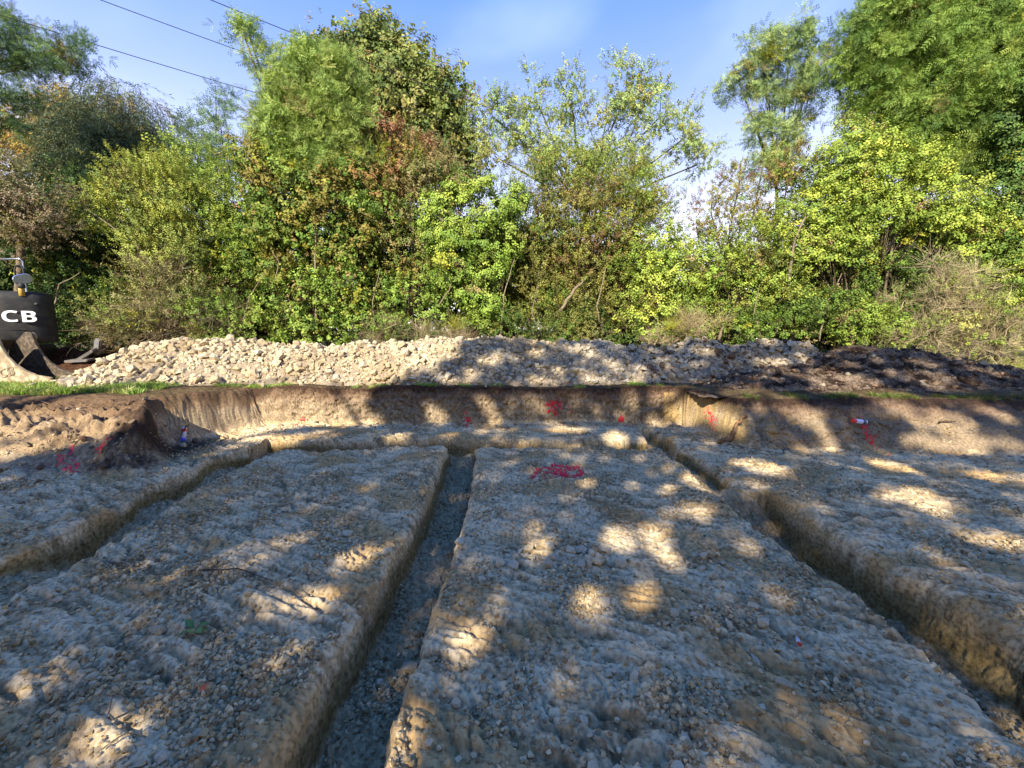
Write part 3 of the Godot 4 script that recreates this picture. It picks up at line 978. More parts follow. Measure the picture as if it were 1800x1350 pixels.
func build_heaps() -> void:
	var heap := thing("spoil_heap", "long heap of pale chalk clods dug out and dumped along the far rim", "spoil heap", Vector3(-1, TOP, -8.7))
	var off := heap.position
	var core := sheet(axis([[-9.1, 7.3, 0.06]]), axis([[-6.6, -10.3, 0.06]]), func(x: float, z: float) -> Array:
		var y := heap_y(x, z)
		var c := crumble(x * 0.7, z * 0.7)
		if y > TOP - 0.03: y += c * 0.08 + n_edge.get_noise_2d(x, z) * 0.05
		var col := Color(0.62, 0.555, 0.455).lerp(Color(0.5, 0.44, 0.355), clampf(0.6 - c, 0, 1))
		var zf := along(x, front)
		if z > zf + 0.04:
			y = TOP - 0.25
			z = zf + 0.02
		return [Vector3(x, y, z) - off, col])
	put("heap_core", core, mats.earth, heap)
	var where := [[], [], [], []]
	var tint := [PackedColorArray(), PackedColorArray(), PackedColorArray(), PackedColorArray()]
	var all := []
	for k in 17000:
		var x := rnd(-8.9, 7.0)
		var z := rnd(-9.6, -6.7)
		var y := heap_y(x, z)
		if y < TOP + 0.0 and rng.randf() < 0.97: continue
		if y < TOP - 0.02 and (z < -9.0 or z > along(x, front) + 0.25): continue
		var r := 0.022 + 0.04 * pow(rng.randf(), 1.6)
		if rng.randf() < 0.035: r = rnd(0.062, 0.105)
		all.append([r, x, y, z])
	all.sort_custom(func(a, b): return a[0] > b[0])
	var singles := 0
	for c in all:
		var r: float = c[0]
		var b := basis_y(Vector3.UP + rdir() * 0.8, rnd(0, TAU), r * 2.0)
		var y: float = maxf(c[2], TOP)
		var xf := Transform3D(b, Vector3(c[1], y + r * rnd(0.5, 1.1), c[3]) - off)
		var warm := n_big.get_noise_2d(c[1], c[3])
		var col: Color = jitter(Color(0.77, 0.70, 0.57).lerp(Color(0.67, 0.585, 0.445), clampf(warm * 1.5, 0, 1)), 0.1, 0.015)
		if c[1] > 1.0: col = col.lerp(Color(0.72, 0.69, 0.63), 0.4)
		if c[1] > 2.6 and rng.randf() < 0.16: col = jitter(Color(0.42, 0.34, 0.27), 0.2)
		if singles < 290 and c[3] > -9.0:
			singles += 1
			one_clod(heap, xf, col)
		else:
			var v := rng.randi() % 4
			where[v].append(xf)
			tint[v].append(col)
	for v in 4:
		scatter("loose_clods" if v == 0 else "loose_clods_%03d" % v, rocks[v], mats.clod, where[v], tint[v], heap)

	# the dark topsoil stripped off first, heaped at the right
	var mound := thing("soil_mound", "low mound of dark brown topsoil at the right end of the pale heap", "soil mound", Vector3(8, TOP, -8))
	var mo := mound.position
	var ridge := [Vector2(3.2, 0.0), Vector2(4.2, 0.14), Vector2(6.0, 0.34), Vector2(7.2, 0.62), Vector2(8.2, 0.56), Vector2(9.4, 0.34), Vector2(10.6, 0.12), Vector2(12.0, 0.0), Vector2(14.0, 0.0)]
	var mound_y := func(x: float, z: float) -> float:
		var top := along(x, ridge)
		var zc := -8.6
		var u := clampf((-6.35 - z) / (-6.35 - zc), 0, 1) if z > zc else clampf(1.0 - (zc - z) / 1.6, 0, 1)
		return TOP - 0.04 + top * (u * u * (3.0 - 2.0 * u)) + clampf(top * 6.0, 0, 1) * minf(1.0, u * 3.0) * (n_mid.get_noise_2d(x * 0.9, z * 1.6) * 0.09 + n_edge.get_noise_2d(x * 0.7, z) * 0.06 + 0.06)
	put("soil_core", sheet(axis([[3.0, 14.2, 0.035]]), axis([[-6.3, -10.4, 0.035]]), func(x: float, z: float) -> Array:
		var y: float = mound_y.call(x, z)
		var f := n_fine.get_noise_2d(x, z)
		var m := n_mid.get_noise_2d(x * 1.3, z * 2.2)
		var col := Color(0.44, 0.37, 0.30).lerp(Color(0.60, 0.52, 0.43), smoothstep(-0.1, 0.4, m + f * 0.5))
		col = col.lerp(Color(0.25, 0.195, 0.155), smoothstep(0.05, 0.4, -m - f * 0.4))
		return [Vector3(x, y + f * 0.035, z) - mo, col]), mats.soil, mound)
	where = [[], [], []]
	tint = [PackedColorArray(), PackedColorArray(), PackedColorArray()]
	var lumps := 0
	for k in 2600:
		var x := rnd(3.2, 13.0)
		var z := rnd(-9.2, -6.4)
		var y: float = mound_y.call(x, z)
		if y < TOP + 0.01: continue
		var r := 0.015 + 0.04 * pow(rng.randf(), 3.0)
		if rng.randf() < 0.02: r = rnd(0.05, 0.11)
		var col := jitter(Color(0.44, 0.37, 0.30), 0.2)
		if rng.randf() < 0.15: col = jitter(Color(0.6, 0.56, 0.48), 0.1)
		var xf := Transform3D(basis_y(Vector3.UP + rdir() * 0.6, rnd(0, TAU), r * 2.0), Vector3(x, y + r * 0.3, z) - mo)
		if r > 0.05 and lumps < 60:
			lumps += 1
			one_clod(mound, xf, col)
		else:
			var v := rng.randi() % 3
			where[v].append(xf)
			tint[v].append(col)
	for v in 3:
		scatter("soil_crumbs" if v == 0 else "soil_crumbs_%03d" % v, rocks[v + 1], mats.clod, where[v], tint[v], mound)
	# a reddish bank of older soil behind the left end of the heap
	var bank := sheet(axis([[-13.0, -7.0, 0.07]]), axis([[-9.9, -12.4, 0.07]]), func(x: float, z: float) -> Array:
		var u := clampf(1.0 - absf(z + 11.2) / 1.2, 0, 1)
		var y := TOP - 0.04 + 0.55 * u * clampf((-7.0 - x) * 1.2, 0, 1) + n_mid.get_noise_2d(x, z) * 0.12 * u
		return [Vector3(x + 10.0, y - TOP, z + 11.0), Color(0.33, 0.22, 0.16).lerp(Color(0.45, 0.33, 0.24), clampf(0.5 + n_fine.get_noise_2d(x, z), 0, 1))])
	tag(put("soil_bank", bank, mats.soil, null, Vector3(-10, TOP, -11)), "reddish brown soil bank behind the left end of the pale heap", "soil bank")

func tufts(called: String, label: String, spots: Callable, n: int, pal: Array, size: float) -> void:
	var where := [[], []]
	var tint := [PackedColorArray(), PackedColorArray()]
	for k in n:
		var p = spots.call()
		if p == null: continue
		var v := rng.randi() & 1
		where[v].append(Transform3D(basis_y(Vector3.UP + rdir() * 0.3, rnd(0, TAU), size * rnd(0.6, 1.3)), p))
		tint[v].append(jitter(pick(pal), 0.18, 0.04))
	var o := scatter(called, sprigs.grass0, mats.leaf, where[0], tint[0])
	tag(o, label, "grass")
	scatter("grass_blades", sprigs.grass1, mats.leaf, where[1], tint[1], o)

func build_grass() -> void:
	var fresh := [Color(0.56, 0.69, 0.30), Color(0.63, 0.73, 0.36), Color(0.48, 0.61, 0.27), Color(0.74, 0.73, 0.46)]
	tufts("grass", "bright green grass in front of the digger bucket at the left rim", func():
		var x := rnd(-11.2, -5.9)
		var z := rnd(-8.3, along(x, ramp_rim) - 0.15)
		if n_edge.get_noise_2d(x * 0.4, z * 0.4) < -0.12 and rng.randf() < 0.85: return null
		if shape_at(x, z)[2] < 1.0 or (x > -8.2 and heap_y(x, z) > TOP): return null
		return Vector3(x, ground_y(x, z) - 0.01, z), 5200, fresh, 0.9)
	tufts("rim_grass", "thin strip of turf between the pale heap and the back wall", func():
		var x := rnd(-5.9, 3.0)
		if n_mid.get_noise_2d(x * 0.8, 3.0) < -0.05 + 0.08 * maxf(x + 2.5, 0.0): return null
		var z := along(x, rim) - rnd(0.02, 0.2)
		return Vector3(x, ground_y(x, z) - 0.02, z), 1400, fresh, 0.55)
	tufts("verge_grass", "green turf along the rim below the dark soil mound", func():
		var x := rnd(3.6, 11.5)
		if n_mid.get_noise_2d(x * 0.9, 13.0) < 0.0 or n_edge.get_noise_1d(x) < -0.15: return null
		var z := along(x, rim) - rnd(-0.02, 0.3)
		return Vector3(x, ground_y(x, z) - 0.01, z), 2200, [Color(0.34, 0.46, 0.2), Color(0.42, 0.52, 0.25), Color(0.54, 0.52, 0.33), Color(0.5, 0.44, 0.3)], 0.55)
	tufts("meadow_grass", "sunny yellowish grass beyond the soil mound at the far right", func():
		var x := rnd(8.5, 18.0)
		var z := rnd(-14.0, -8.6)
		return Vector3(x, TOP - 0.02, z), 6000, [Color(0.6, 0.62, 0.3), Color(0.66, 0.64, 0.38), Color(0.5, 0.56, 0.26)], 1.1)

# ---------------------------------------------------------------- excavator and bucket
func rounded(w: float, h: float, r: float, n := 5) -> Array:
	var out := []
	for q in [[w / 2 - r, h / 2 - r, 0.0], [-w / 2 + r, h / 2 - r, PI / 2], [-w / 2 + r, -h / 2 + r, PI], [w / 2 - r, -h / 2 + r, PI * 1.5]]:
		for k in n + 1:
			var a: float = q[2] + PI / 2 * k / n
			out.append(Vector2(q[0] + cos(a) * r, q[1] + sin(a) * r))
	return out

func block(parent: Node, called: String, at: Vector3, size: Vector3, mat: Material, r := 0.04, turn := Vector3.ZERO) -> MeshInstance3D:
	var st := begin()
	prism(st, rounded(size.x, size.y, minf(r, minf(size.x, size.y) * 0.45), 3), size.z, minf(r, size.z * 0.3))
	var o := put(called, done(st), mat, parent, at)
	o.rotation = turn
	return o

func rod(parent: Node, called: String, pts: Array, r: float, mat: Material) -> MeshInstance3D:
	var st := begin(true)
	var rr := []
	for p in pts: rr.append(r)
	tube(st, pts, rr, 8)
	return put(called, done(st), mat, parent)

func dusty(c: Color, dust: Color, rough: float, freq := 0.012, metal := 0.0, seed_ := 40) -> StandardMaterial3D:
	var m := flat_mat(Color.WHITE, rough, metal)
	m.albedo_texture = noise_tex(noise(seed_, freq, FastNoiseLite.TYPE_SIMPLEX_SMOOTH, 5), 512, ramp2([[0.3, c], [0.5, c.lerp(dust, 0.35)], [0.72, dust]]))
	m.uv1_triplanar = true
	m.uv1_scale = Vector3.ONE * 0.9
	return m

func build_machines() -> void:
	var black := dusty(Color(0.10, 0.10, 0.10), Color(0.2, 0.185, 0.16), 0.7, 0.01)
	var yellow := dusty(Color(0.72, 0.56, 0.18), Color(0.6, 0.5, 0.3), 0.6)
	var grey := dusty(Color(0.4, 0.4, 0.42), Color(0.5, 0.45, 0.38), 0.5, 0.012, 0.2)
	var chrome := flat_mat(Color(0.75, 0.77, 0.8), 0.15, 0.9)
	var white := flat_mat(Color(0.9, 0.9, 0.88), 0.5)
	var d := thing("excavator", "tracked excavator seen from behind, its black counterweight lettered in white", "excavator", Vector3(-12.2, TOP, -10.0))
	d.rotation.y = 0.6
	var inv := d.transform.affine_inverse()
	# counterweight: a thick rounded casting, curved in plan
	var st := begin(true)
	var n := 18
	var prof := []
	for k in 15:
		var a := lerpf(-PI / 2, PI / 2, k / 14.0)
		prof.append(Vector2(signf(cos(a)) * pow(absf(cos(a)), 0.35), signf(sin(a)) * pow(absf(sin(a)), 0.45)))
	var grid := []
	for i in n + 1:
		var u := lerpf(-1.0, 1.0, i / float(n))
		var row := []
		var sx := signf(u) * (1.0 - pow(1.0 - absf(u), 1.5))
		var edge := pow(clampf(1.0 - pow(absf(sx), 10.0), 0, 1), 0.5)
		for p in prof:
			row.append(Vector3(sx * 0.86, 1.30 + p.y * 0.62 * lerpf(0.9, 1.0, edge), 0.34 * edge * p.x - 0.16 * sx * sx + 0.25))
		grid.append(row)
	for i in n:
		for k in 14:
			quad(st, grid[i][k], grid[i][k + 1], grid[i + 1][k + 1], grid[i + 1][k])
	# its flat front face
	for i in n:
		quad(st, grid[i][0], grid[i + 1][0], grid[i + 1][14], grid[i][14])
	put("counterweight", done(st), black, d)
	var tm := TextMesh.new()
	var font := SystemFont.new()
	font.font_names = PackedStringArray(["Droid Sans"])
	font.font_weight = 700
	tm.font = font
	tm.text = "JCB"
	tm.font_size = 64
	tm.pixel_size = 0.0056
	tm.depth = 0.02
	var lt := put("lettering", tm, white, d, Vector3(0.30, 1.32, 0.578))
	lt.scale = Vector3(1.3, 1.0, 1.0)
	block(d, "engine_hood", Vector3(-0.35, 1.2, -0.15), Vector3(1.3, 1.0, 0.5), black, 0.08)
	block(d, "platform", Vector3(-0.4, 0.74, -0.4), Vector3(1.2, 0.14, 1.0), grey, 0.04)
	# rail, mirror and caps above the counterweight
	rod(d, "hand_rail", [inv * Vector3(-12.75, 3.36, -10.3), inv * Vector3(-12.0, 3.37, -10.3), inv * Vector3(-11.94, 3.31, -10.3), inv * Vector3(-11.95, 2.68, -10.3), inv * Vector3(-11.85, 2.4, -10.2)], 0.02, chrome)
	rod(d, "mirror_bracket", [inv * Vector3(-12.05, 2.75, -10.2), inv * Vector3(-12.05, 3.1, -10.2), inv * Vector3(-12.0, 3.2, -10.2), inv * Vector3(-11.88, 3.2, -10.2), inv * Vector3(-11.84, 3.1, -10.2), inv * Vector3(-11.82, 2.8, -10.2)], 0.018, black)
	st = begin()
	prism(st, rounded(0.34, 0.24, 0.11), 0.07, 0.02)
	var mir := put("mirror", done(st), chrome, d, inv * Vector3(-11.76, 2.86, -10.1))
	mir.rotation = Vector3(0.1, 0.1, 0.35)
	put("fuel_cap", lathe([[0.0, -0.1], [0.055, -0.1], [0.05, 0.05], [0.045, 0.09], [0.0, 0.092]]), yellow, d, inv * Vector3(-11.55, 2.54, -9.85))
	put("cap_lid", lathe([[0.0, 0.08], [0.06, 0.085], [0.06, 0.16], [0.03, 0.2], [0.0, 0.202]]), black, d, inv * Vector3(-11.53, 2.54, -9.85))
	rod(d, "panel_seam", [Vector3(-0.5, 1.0, 0.555), Vector3(0.0, 1.0, 0.588), Vector3(0.5, 1.0, 0.555)], 0.006, black)
	for s in [-0.3, 0.66]:
		put("bolt_head", lathe([[0.0, -0.02], [0.035, -0.02], [0.035, 0.012], [0.0, 0.014]], 6), black, d, Vector3(s, 1.62, 0.5)).rotation.x = PI / 2
	# undercarriage
	for s in [-0.8, 0.8]:
		st = begin()
		prism(st, rounded(1.5, 0.62, 0.3, 6), 0.42, 0.03)
		var tr := put("track", done(st), black, d, Vector3(s * 0.75 - 0.3, 0.33, -0.45))
		tr.rotation.y = PI / 2
	block(d, "turntable", Vector3(-0.4, 0.6, -0.4), Vector3(0.8, 0.16, 0.8), grey)
	st = begin()
	prism(st, [Vector2(-0.13, 0), Vector2(0.2, 0), Vector2(0.5, 1.6), Vector2(1.6, 2.6), Vector2(1.55, 2.85), Vector2(0.3, 1.9), Vector2(-0.1, 0.6)], 0.24, 0.02)
	var boom := put("boom", done(st), yellow, d, Vector3(-1.2, 0.9, -1.2))
	boom.rotation.y = PI / 2

	# the digging bucket that stands on the grass
	var steel := dusty(Color(0.50, 0.43, 0.33), Color(0.72, 0.65, 0.52), 0.75, 0.012, 0.0, 44)
	var inner := dusty(Color(0.24, 0.2, 0.15), Color(0.4, 0.34, 0.26), 0.7, 0.02, 0.1, 45)
	var b := thing("bucket", "worn steel digging bucket standing on the grass in front of the excavator", "digger bucket", Vector3(-9.35, TOP - 0.02, -7.75))
	b.rotation.y = -0.1
	# side plates: ear at the top left, hollow mouth to the tooth at the right, round belly
	var side := [Vector2(-0.12, 0.99), Vector2(-0.03, 0.995), Vector2(0.03, 0.95), Vector2(0.06, 0.84), Vector2(0.10, 0.72), Vector2(0.20, 0.54), Vector2(0.34, 0.4), Vector2(0.52, 0.29), Vector2(0.74, 0.21), Vector2(1.02, 0.17), Vector2(1.0, 0.1), Vector2(0.72, 0.06), Vector2(0.4, 0.02), Vector2(0.0, 0.0), Vector2(-0.3, 0.06), Vector2(-0.52, 0.22), Vector2(-0.6, 0.45), Vector2(-0.52, 0.66), Vector2(-0.34, 0.82), Vector2(-0.2, 0.93)]
	for z in [0.26, -0.26]:
		st = begin()
		prism(st, side, 0.045, 0.008)
		put("side_plate", done(st), steel if z > 0 else inner, b, Vector3(0, 0, z))
		put("pivot_boss", tube_ring(0.075, 0.035, 0.05), steel, b, Vector3(-0.06, 0.91, z + signf(z) * 0.05))
		put("pivot_boss", tube_ring(0.06, 0.03, 0.05), steel, b, Vector3(-0.3, 0.72, z + signf(z) * 0.05))
	# the wrapped shell between them
	st = begin(true)
	var shell := [Vector2(1.0, 0.12), Vector2(0.72, 0.05), Vector2(0.4, 0.01), Vector2(0.0, -0.012), Vector2(-0.31, 0.045), Vector2(-0.54, 0.21), Vector2(-0.62, 0.45), Vector2(-0.54, 0.67), Vector2(-0.36, 0.83)]
	for k in shell.size() - 1:
		for e in [0.0, 0.03]:
			var p: Vector2 = shell[k] * (1.0 - e)
			var q: Vector2 = shell[k + 1] * (1.0 - e)
			quad(st, Vector3(p.x, p.y + e, -0.235), Vector3(q.x, q.y + e, -0.235), Vector3(q.x, q.y + e, 0.235), Vector3(p.x, p.y + e, 0.235))
	put("shell", done(st), inner, b)
	st = begin()
	prism(st, [Vector2(0.8, 0.07), Vector2(1.16, 0.115), Vector2(1.16, 0.135), Vector2(0.8, 0.13)], 0.6, 0.0)
	put("cutting_edge", done(st), steel, b)
	for k in 3:
		block(b, "wear_strip", Vector3(-0.46, 0.02, -0.14 + 0.14 * k), Vector3(0.34, 0.03, 0.05), steel, 0.01, Vector3(0, 0, -0.7))
	var tm2 := TextMesh.new()
	tm2.font = font
	tm2.text = "JCB"
	tm2.font_size = 48
	tm2.pixel_size = 0.0046
	tm2.depth = 0.012
	var em := put("raised_lettering", tm2, dusty(Color(0.42, 0.37, 0.29), Color(0.6, 0.54, 0.43), 0.75, 0.02, 0.0, 46), b, Vector3(0.1, 0.25, 0.287))
	em.scale = Vector3(1.3, 1.0, 1.0)
	em.rotation.z = 0.22
	# spare steel behind
	var g := thing("steel_attachment", "grey steel digger attachment lying on the soil beside the counterweight", "digger attachment", Vector3(-10.9, TOP + 0.3, -10.6))
	block(g, "plate", Vector3(0, 0.12, 0), Vector3(0.55, 0.07, 0.5), grey, 0.02, Vector3(0.3, 0.2, 0.55))
	block(g, "bracket", Vector3(0.22, 0.28, 0), Vector3(0.14, 0.42, 0.1), grey, 0.03, Vector3(0, 0, -0.25))
	block(g, "foot_plate", Vector3(-0.1, -0.05, 0.1), Vector3(0.6, 0.06, 0.4), grey, 0.02, Vector3(0.1, 0, 0.05))

func tube_ring(r: float, hole: float, depth: float) -> ArrayMesh:
	var st := begin(true)
	var n := 18
	for k in n:
		var a := TAU * k / n
		var b := TAU * (k + 1) / n
		var ca := Vector3(cos(a), sin(a), 0)
		var cb := Vector3(cos(b), sin(b), 0)
		var z := Vector3(0, 0, depth / 2)
		quad(st, ca * r - z, ca * r + z, cb * r + z, cb * r - z)
		quad(st, ca * hole + z, ca * hole - z, cb * hole - z, cb * hole + z)
		quad(st, ca * r + z, ca * hole + z, cb * hole + z, cb * r + z)
		quad(st, ca * hole - z, ca * r - z, cb * r - z, cb * hole - z)
	return done(st)

# ---------------------------------------------------------------- hedge and trees
func build_hedge() -> void:
	plant("yellow_tree", "yellow and orange autumn tree behind the drooping willow at the far left", "tree", Vector3(-21.83, 0.62, -20), [[-21.82, 10.28, -20, 1.53, 0.89, 1.03], [-19.96, 11.48, -20, 0.89, 0.72, 0.68], [-20.74, 10.52, -20, 1.25, 0.97, 0.94], [-22.66, 9.86, -20, 1.11, 0.61, 0.73], [-19.92, 8.93, -20, 1.67, 1.67, 1.42]], {"leaf": "small", "dens": 110, "clump": 0.4, "size": 2.0, "thick": 0.1, "pal": [Color(0.841, 0.739, 0.372), Color(0.813, 0.66, 0.405), Color(0.705, 0.654, 0.378)]})
	plant("willow", "dark grey green weeping willow between the yellow tree and the sky", "tree", Vector3(-16.21, 0.62, -17), [[-15.02, 9.8, -17, 1.77, 1.3, 1.3], [-15.94, 8.67, -17, 1.77, 1.42, 1.35], [-14.07, 8.57, -17, 1.42, 1.42, 1.2], [-15.68, 7.2, -17, 2.36, 1.65, 1.71], [-13.59, 7.84, -17, 1.06, 1.18, 0.95], [-16.46, 9.7, -17, 0.83, 0.94, 0.75]], {"leaf": "willow", "dens": 120, "clump": 0.4, "size": 1.7, "up": -1.6, "thick": 0.12, "shell": 0.3, "pal": [Color(0.434, 0.495, 0.383), Color(0.493, 0.554, 0.422), Color(0.385, 0.435, 0.333)]})
	plant("lime_tree", "tall olive green tree, highest of the skyline, behind the hedge", "tree", Vector3(-6.96, 0.62, -24), [[-7.65, 16.35, -24, 1.47, 1.53, 1.27], [-5.49, 15.57, -24, 1.27, 1.4, 1.13], [-6.46, 14.3, -24, 2.87, 2.07, 2.1], [-4.17, 13.73, -24, 1.6, 2.17, 1.6], [-3.28, 11.71, -24, 1.2, 1.67, 1.22], [-5.6, 12.29, -24, 2.83, 1.83, 1.98], [-9.82, 15.62, -24, 1.13, 1.33, 1.05], [-2.89, 10.68, -24, 0.8, 0.73, 0.65], [-8.97, 13.3, -24, 2.67, 2.33, 2.12], [-7.85, 10.68, -24, 4, 2, 2.55], [-4.4, 10.38, -24, 2, 1.33, 1.42]], {"leaf": "broad", "dens": 95, "per": 22, "clump": 0.55, "size": 1.6, "thick": 0.22, "shell": 0.55, "uneven": 0.45, "up": 0.2, "pal": [Color(0.479, 0.54, 0.296), Color(0.548, 0.589, 0.324), Color(0.408, 0.469, 0.276), Color(0.589, 0.569, 0.334)], "top": [Color(0.639, 0.639, 0.353), Color(0.595, 0.625, 0.34)], "trunk": Vector3(-6.64, 9.49, -24)})
	plant("pale_willow", "wide airy willow with feathery pale leaves against the sky in the middle", "tree", Vector3(4.26, 0.62, -22), [[-0.99, 12.2, -22, 1.53, 1.68, 1.36], [0.71, 11.67, -22, 1.53, 1.89, 1.45], [2.96, 12.99, -22, 1.28, 1.68, 1.26], [4.69, 11.94, -22, 1.53, 1.83, 1.43], [5.64, 13.12, -22, 1.68, 1.68, 1.43], [7.38, 12.2, -22, 1.68, 1.68, 1.43], [4.31, 10.2, -22, 2.14, 1.53, 1.56], [8.57, 11.14, -22, 1.28, 1.38, 1.13], [-0.86, 10.33, -22, 1.22, 1.47, 1.14], [2.3, 10.2, -22, 1.68, 1.38, 1.3], [1.13, 13.12, -22, 1.07, 1.07, 0.91], [6.61, 10.2, -22, 1.83, 1.38, 1.36], [9.36, 9.93, -22, 0.92, 0.92, 0.78]], {"leaf": "oval", "dens": 42, "per": 22, "fork": 0.35, "clump": 0.34, "size": 1.35, "up": 0.2, "thick": 0.11, "shell": 0.3, "uneven": 0.5, "wood": Color(0.38, 0.35, 0.3), "pal": [Color(0.672, 0.743, 0.468), Color(0.74, 0.78, 0.474), Color(0.59, 0.672, 0.447), Color(0.675, 0.675, 0.379)], "trunk": Vector3(3.79, 7.73, -22)})
	plant("young_ash", "tall thin young ash with open feathery crown in the gap at the right", "tree", Vector3(9.74, 0.62, -15), [[8.32, 10.78, -15, 0.83, 1.04, 0.8], [9.27, 10.78, -15, 0.67, 1.08, 0.74], [7.67, 9.82, -15, 0.58, 0.5, 0.46], [8.55, 9.56, -15, 1, 0.94, 0.82], [9.63, 9.29, -15, 0.79, 0.83, 0.69], [8.35, 8.39, -15, 0.54, 0.52, 0.45], [9.25, 8.12, -15, 0.94, 0.67, 0.68], [10.05, 10, -15, 0.42, 0.83, 0.53], [8.64, 7.29, -15, 0.83, 0.83, 0.71]], {"leaf": "ash", "dens": 60, "per": 9, "fork": 0.5, "clump": 0.2, "size": 1.0, "thick": 0.06, "shell": 0.2, "up": -0.1, "wood": Color(0.5, 0.5, 0.44), "pal": [Color(0.59, 0.671, 0.416), Color(0.671, 0.732, 0.457), Color(0.53, 0.612, 0.398)], "trunk": Vector3(9.19, 6.55, -15)})
	plant("thin_sapling", "thin airy sapling with sparse blue green leaves left of the big ash", "sapling", Vector3(-9.96, 0.62, -14), [[-9.36, 8.7, -14, 0.43, 0.54, 0.41], [-9.26, 7.86, -14, 0.74, 0.78, 0.64], [-10.1, 7.6, -14, 0.51, 0.62, 0.48], [-9.16, 6.92, -14, 0.97, 0.78, 0.74], [-10, 6.74, -14, 0.78, 0.78, 0.66]], {"leaf": "ash", "dens": 45, "per": 5, "clump": 0.25, "size": 0.9, "thick": 0.04, "shell": 0.2, "pal": [Color(0.46, 0.552, 0.379), Color(0.532, 0.634, 0.389), Color(0.422, 0.494, 0.361)]})
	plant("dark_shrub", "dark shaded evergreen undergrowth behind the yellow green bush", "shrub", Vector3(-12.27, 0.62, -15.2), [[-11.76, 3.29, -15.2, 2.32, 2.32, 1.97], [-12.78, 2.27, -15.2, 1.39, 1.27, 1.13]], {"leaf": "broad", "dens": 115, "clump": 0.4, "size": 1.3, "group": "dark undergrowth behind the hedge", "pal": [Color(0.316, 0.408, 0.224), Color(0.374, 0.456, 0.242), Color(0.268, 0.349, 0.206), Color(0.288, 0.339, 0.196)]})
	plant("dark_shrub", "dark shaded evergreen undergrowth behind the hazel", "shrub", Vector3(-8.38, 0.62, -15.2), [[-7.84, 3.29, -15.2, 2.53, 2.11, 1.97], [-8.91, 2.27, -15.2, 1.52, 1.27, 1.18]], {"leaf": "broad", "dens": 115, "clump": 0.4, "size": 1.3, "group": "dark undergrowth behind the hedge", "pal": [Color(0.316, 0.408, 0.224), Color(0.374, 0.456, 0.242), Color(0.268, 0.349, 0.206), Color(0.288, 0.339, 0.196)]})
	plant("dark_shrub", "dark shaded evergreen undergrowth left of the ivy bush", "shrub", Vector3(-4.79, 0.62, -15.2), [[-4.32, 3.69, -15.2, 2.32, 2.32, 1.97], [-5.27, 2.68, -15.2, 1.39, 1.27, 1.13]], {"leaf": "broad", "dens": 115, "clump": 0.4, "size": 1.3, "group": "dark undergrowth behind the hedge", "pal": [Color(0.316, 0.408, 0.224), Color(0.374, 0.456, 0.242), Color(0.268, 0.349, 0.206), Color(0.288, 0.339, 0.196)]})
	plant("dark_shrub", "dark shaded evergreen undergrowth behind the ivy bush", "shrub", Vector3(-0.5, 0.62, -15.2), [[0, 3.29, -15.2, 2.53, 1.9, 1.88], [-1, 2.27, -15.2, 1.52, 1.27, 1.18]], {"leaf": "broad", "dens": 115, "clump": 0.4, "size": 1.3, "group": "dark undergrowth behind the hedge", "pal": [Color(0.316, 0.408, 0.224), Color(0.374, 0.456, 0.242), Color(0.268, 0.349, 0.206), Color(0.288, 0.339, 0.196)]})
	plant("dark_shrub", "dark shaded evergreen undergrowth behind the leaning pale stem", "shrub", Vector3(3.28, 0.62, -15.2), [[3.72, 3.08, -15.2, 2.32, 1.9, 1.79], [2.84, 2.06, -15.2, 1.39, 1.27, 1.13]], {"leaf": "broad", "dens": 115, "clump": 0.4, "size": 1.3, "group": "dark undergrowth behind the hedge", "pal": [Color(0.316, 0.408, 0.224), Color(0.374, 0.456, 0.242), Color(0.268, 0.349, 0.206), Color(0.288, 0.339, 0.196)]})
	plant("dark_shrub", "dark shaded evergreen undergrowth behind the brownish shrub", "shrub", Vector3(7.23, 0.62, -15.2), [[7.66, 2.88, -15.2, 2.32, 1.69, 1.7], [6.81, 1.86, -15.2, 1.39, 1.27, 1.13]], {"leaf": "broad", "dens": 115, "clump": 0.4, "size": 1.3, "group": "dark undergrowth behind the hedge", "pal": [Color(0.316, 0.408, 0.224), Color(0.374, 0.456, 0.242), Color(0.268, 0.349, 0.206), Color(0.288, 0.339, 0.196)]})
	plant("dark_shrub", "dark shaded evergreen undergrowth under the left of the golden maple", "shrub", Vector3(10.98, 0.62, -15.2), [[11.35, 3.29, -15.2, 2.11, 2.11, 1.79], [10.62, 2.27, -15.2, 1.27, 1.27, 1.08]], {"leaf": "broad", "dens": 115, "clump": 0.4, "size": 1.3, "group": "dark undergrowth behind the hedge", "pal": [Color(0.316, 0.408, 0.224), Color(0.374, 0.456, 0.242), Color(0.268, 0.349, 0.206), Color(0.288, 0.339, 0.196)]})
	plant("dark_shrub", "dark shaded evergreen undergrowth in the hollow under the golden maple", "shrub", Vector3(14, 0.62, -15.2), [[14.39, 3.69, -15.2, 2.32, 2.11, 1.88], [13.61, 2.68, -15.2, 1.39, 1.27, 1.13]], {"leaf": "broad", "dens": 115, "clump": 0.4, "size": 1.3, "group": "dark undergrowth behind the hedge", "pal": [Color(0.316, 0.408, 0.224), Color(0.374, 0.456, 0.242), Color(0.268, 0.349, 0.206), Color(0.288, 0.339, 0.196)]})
	plant("dark_shrub", "dark shaded evergreen undergrowth at the right edge behind the bramble", "shrub", Vector3(17.3, 0.62, -15.2), [[17.68, 3.69, -15.2, 2.32, 2.53, 2.06], [16.93, 2.68, -15.2, 1.39, 1.27, 1.13]], {"leaf": "broad", "dens": 115, "clump": 0.4, "size": 1.3, "group": "dark undergrowth behind the hedge", "pal": [Color(0.316, 0.408, 0.224), Color(0.374, 0.456, 0.242), Color(0.268, 0.349, 0.206), Color(0.288, 0.339, 0.196)]})
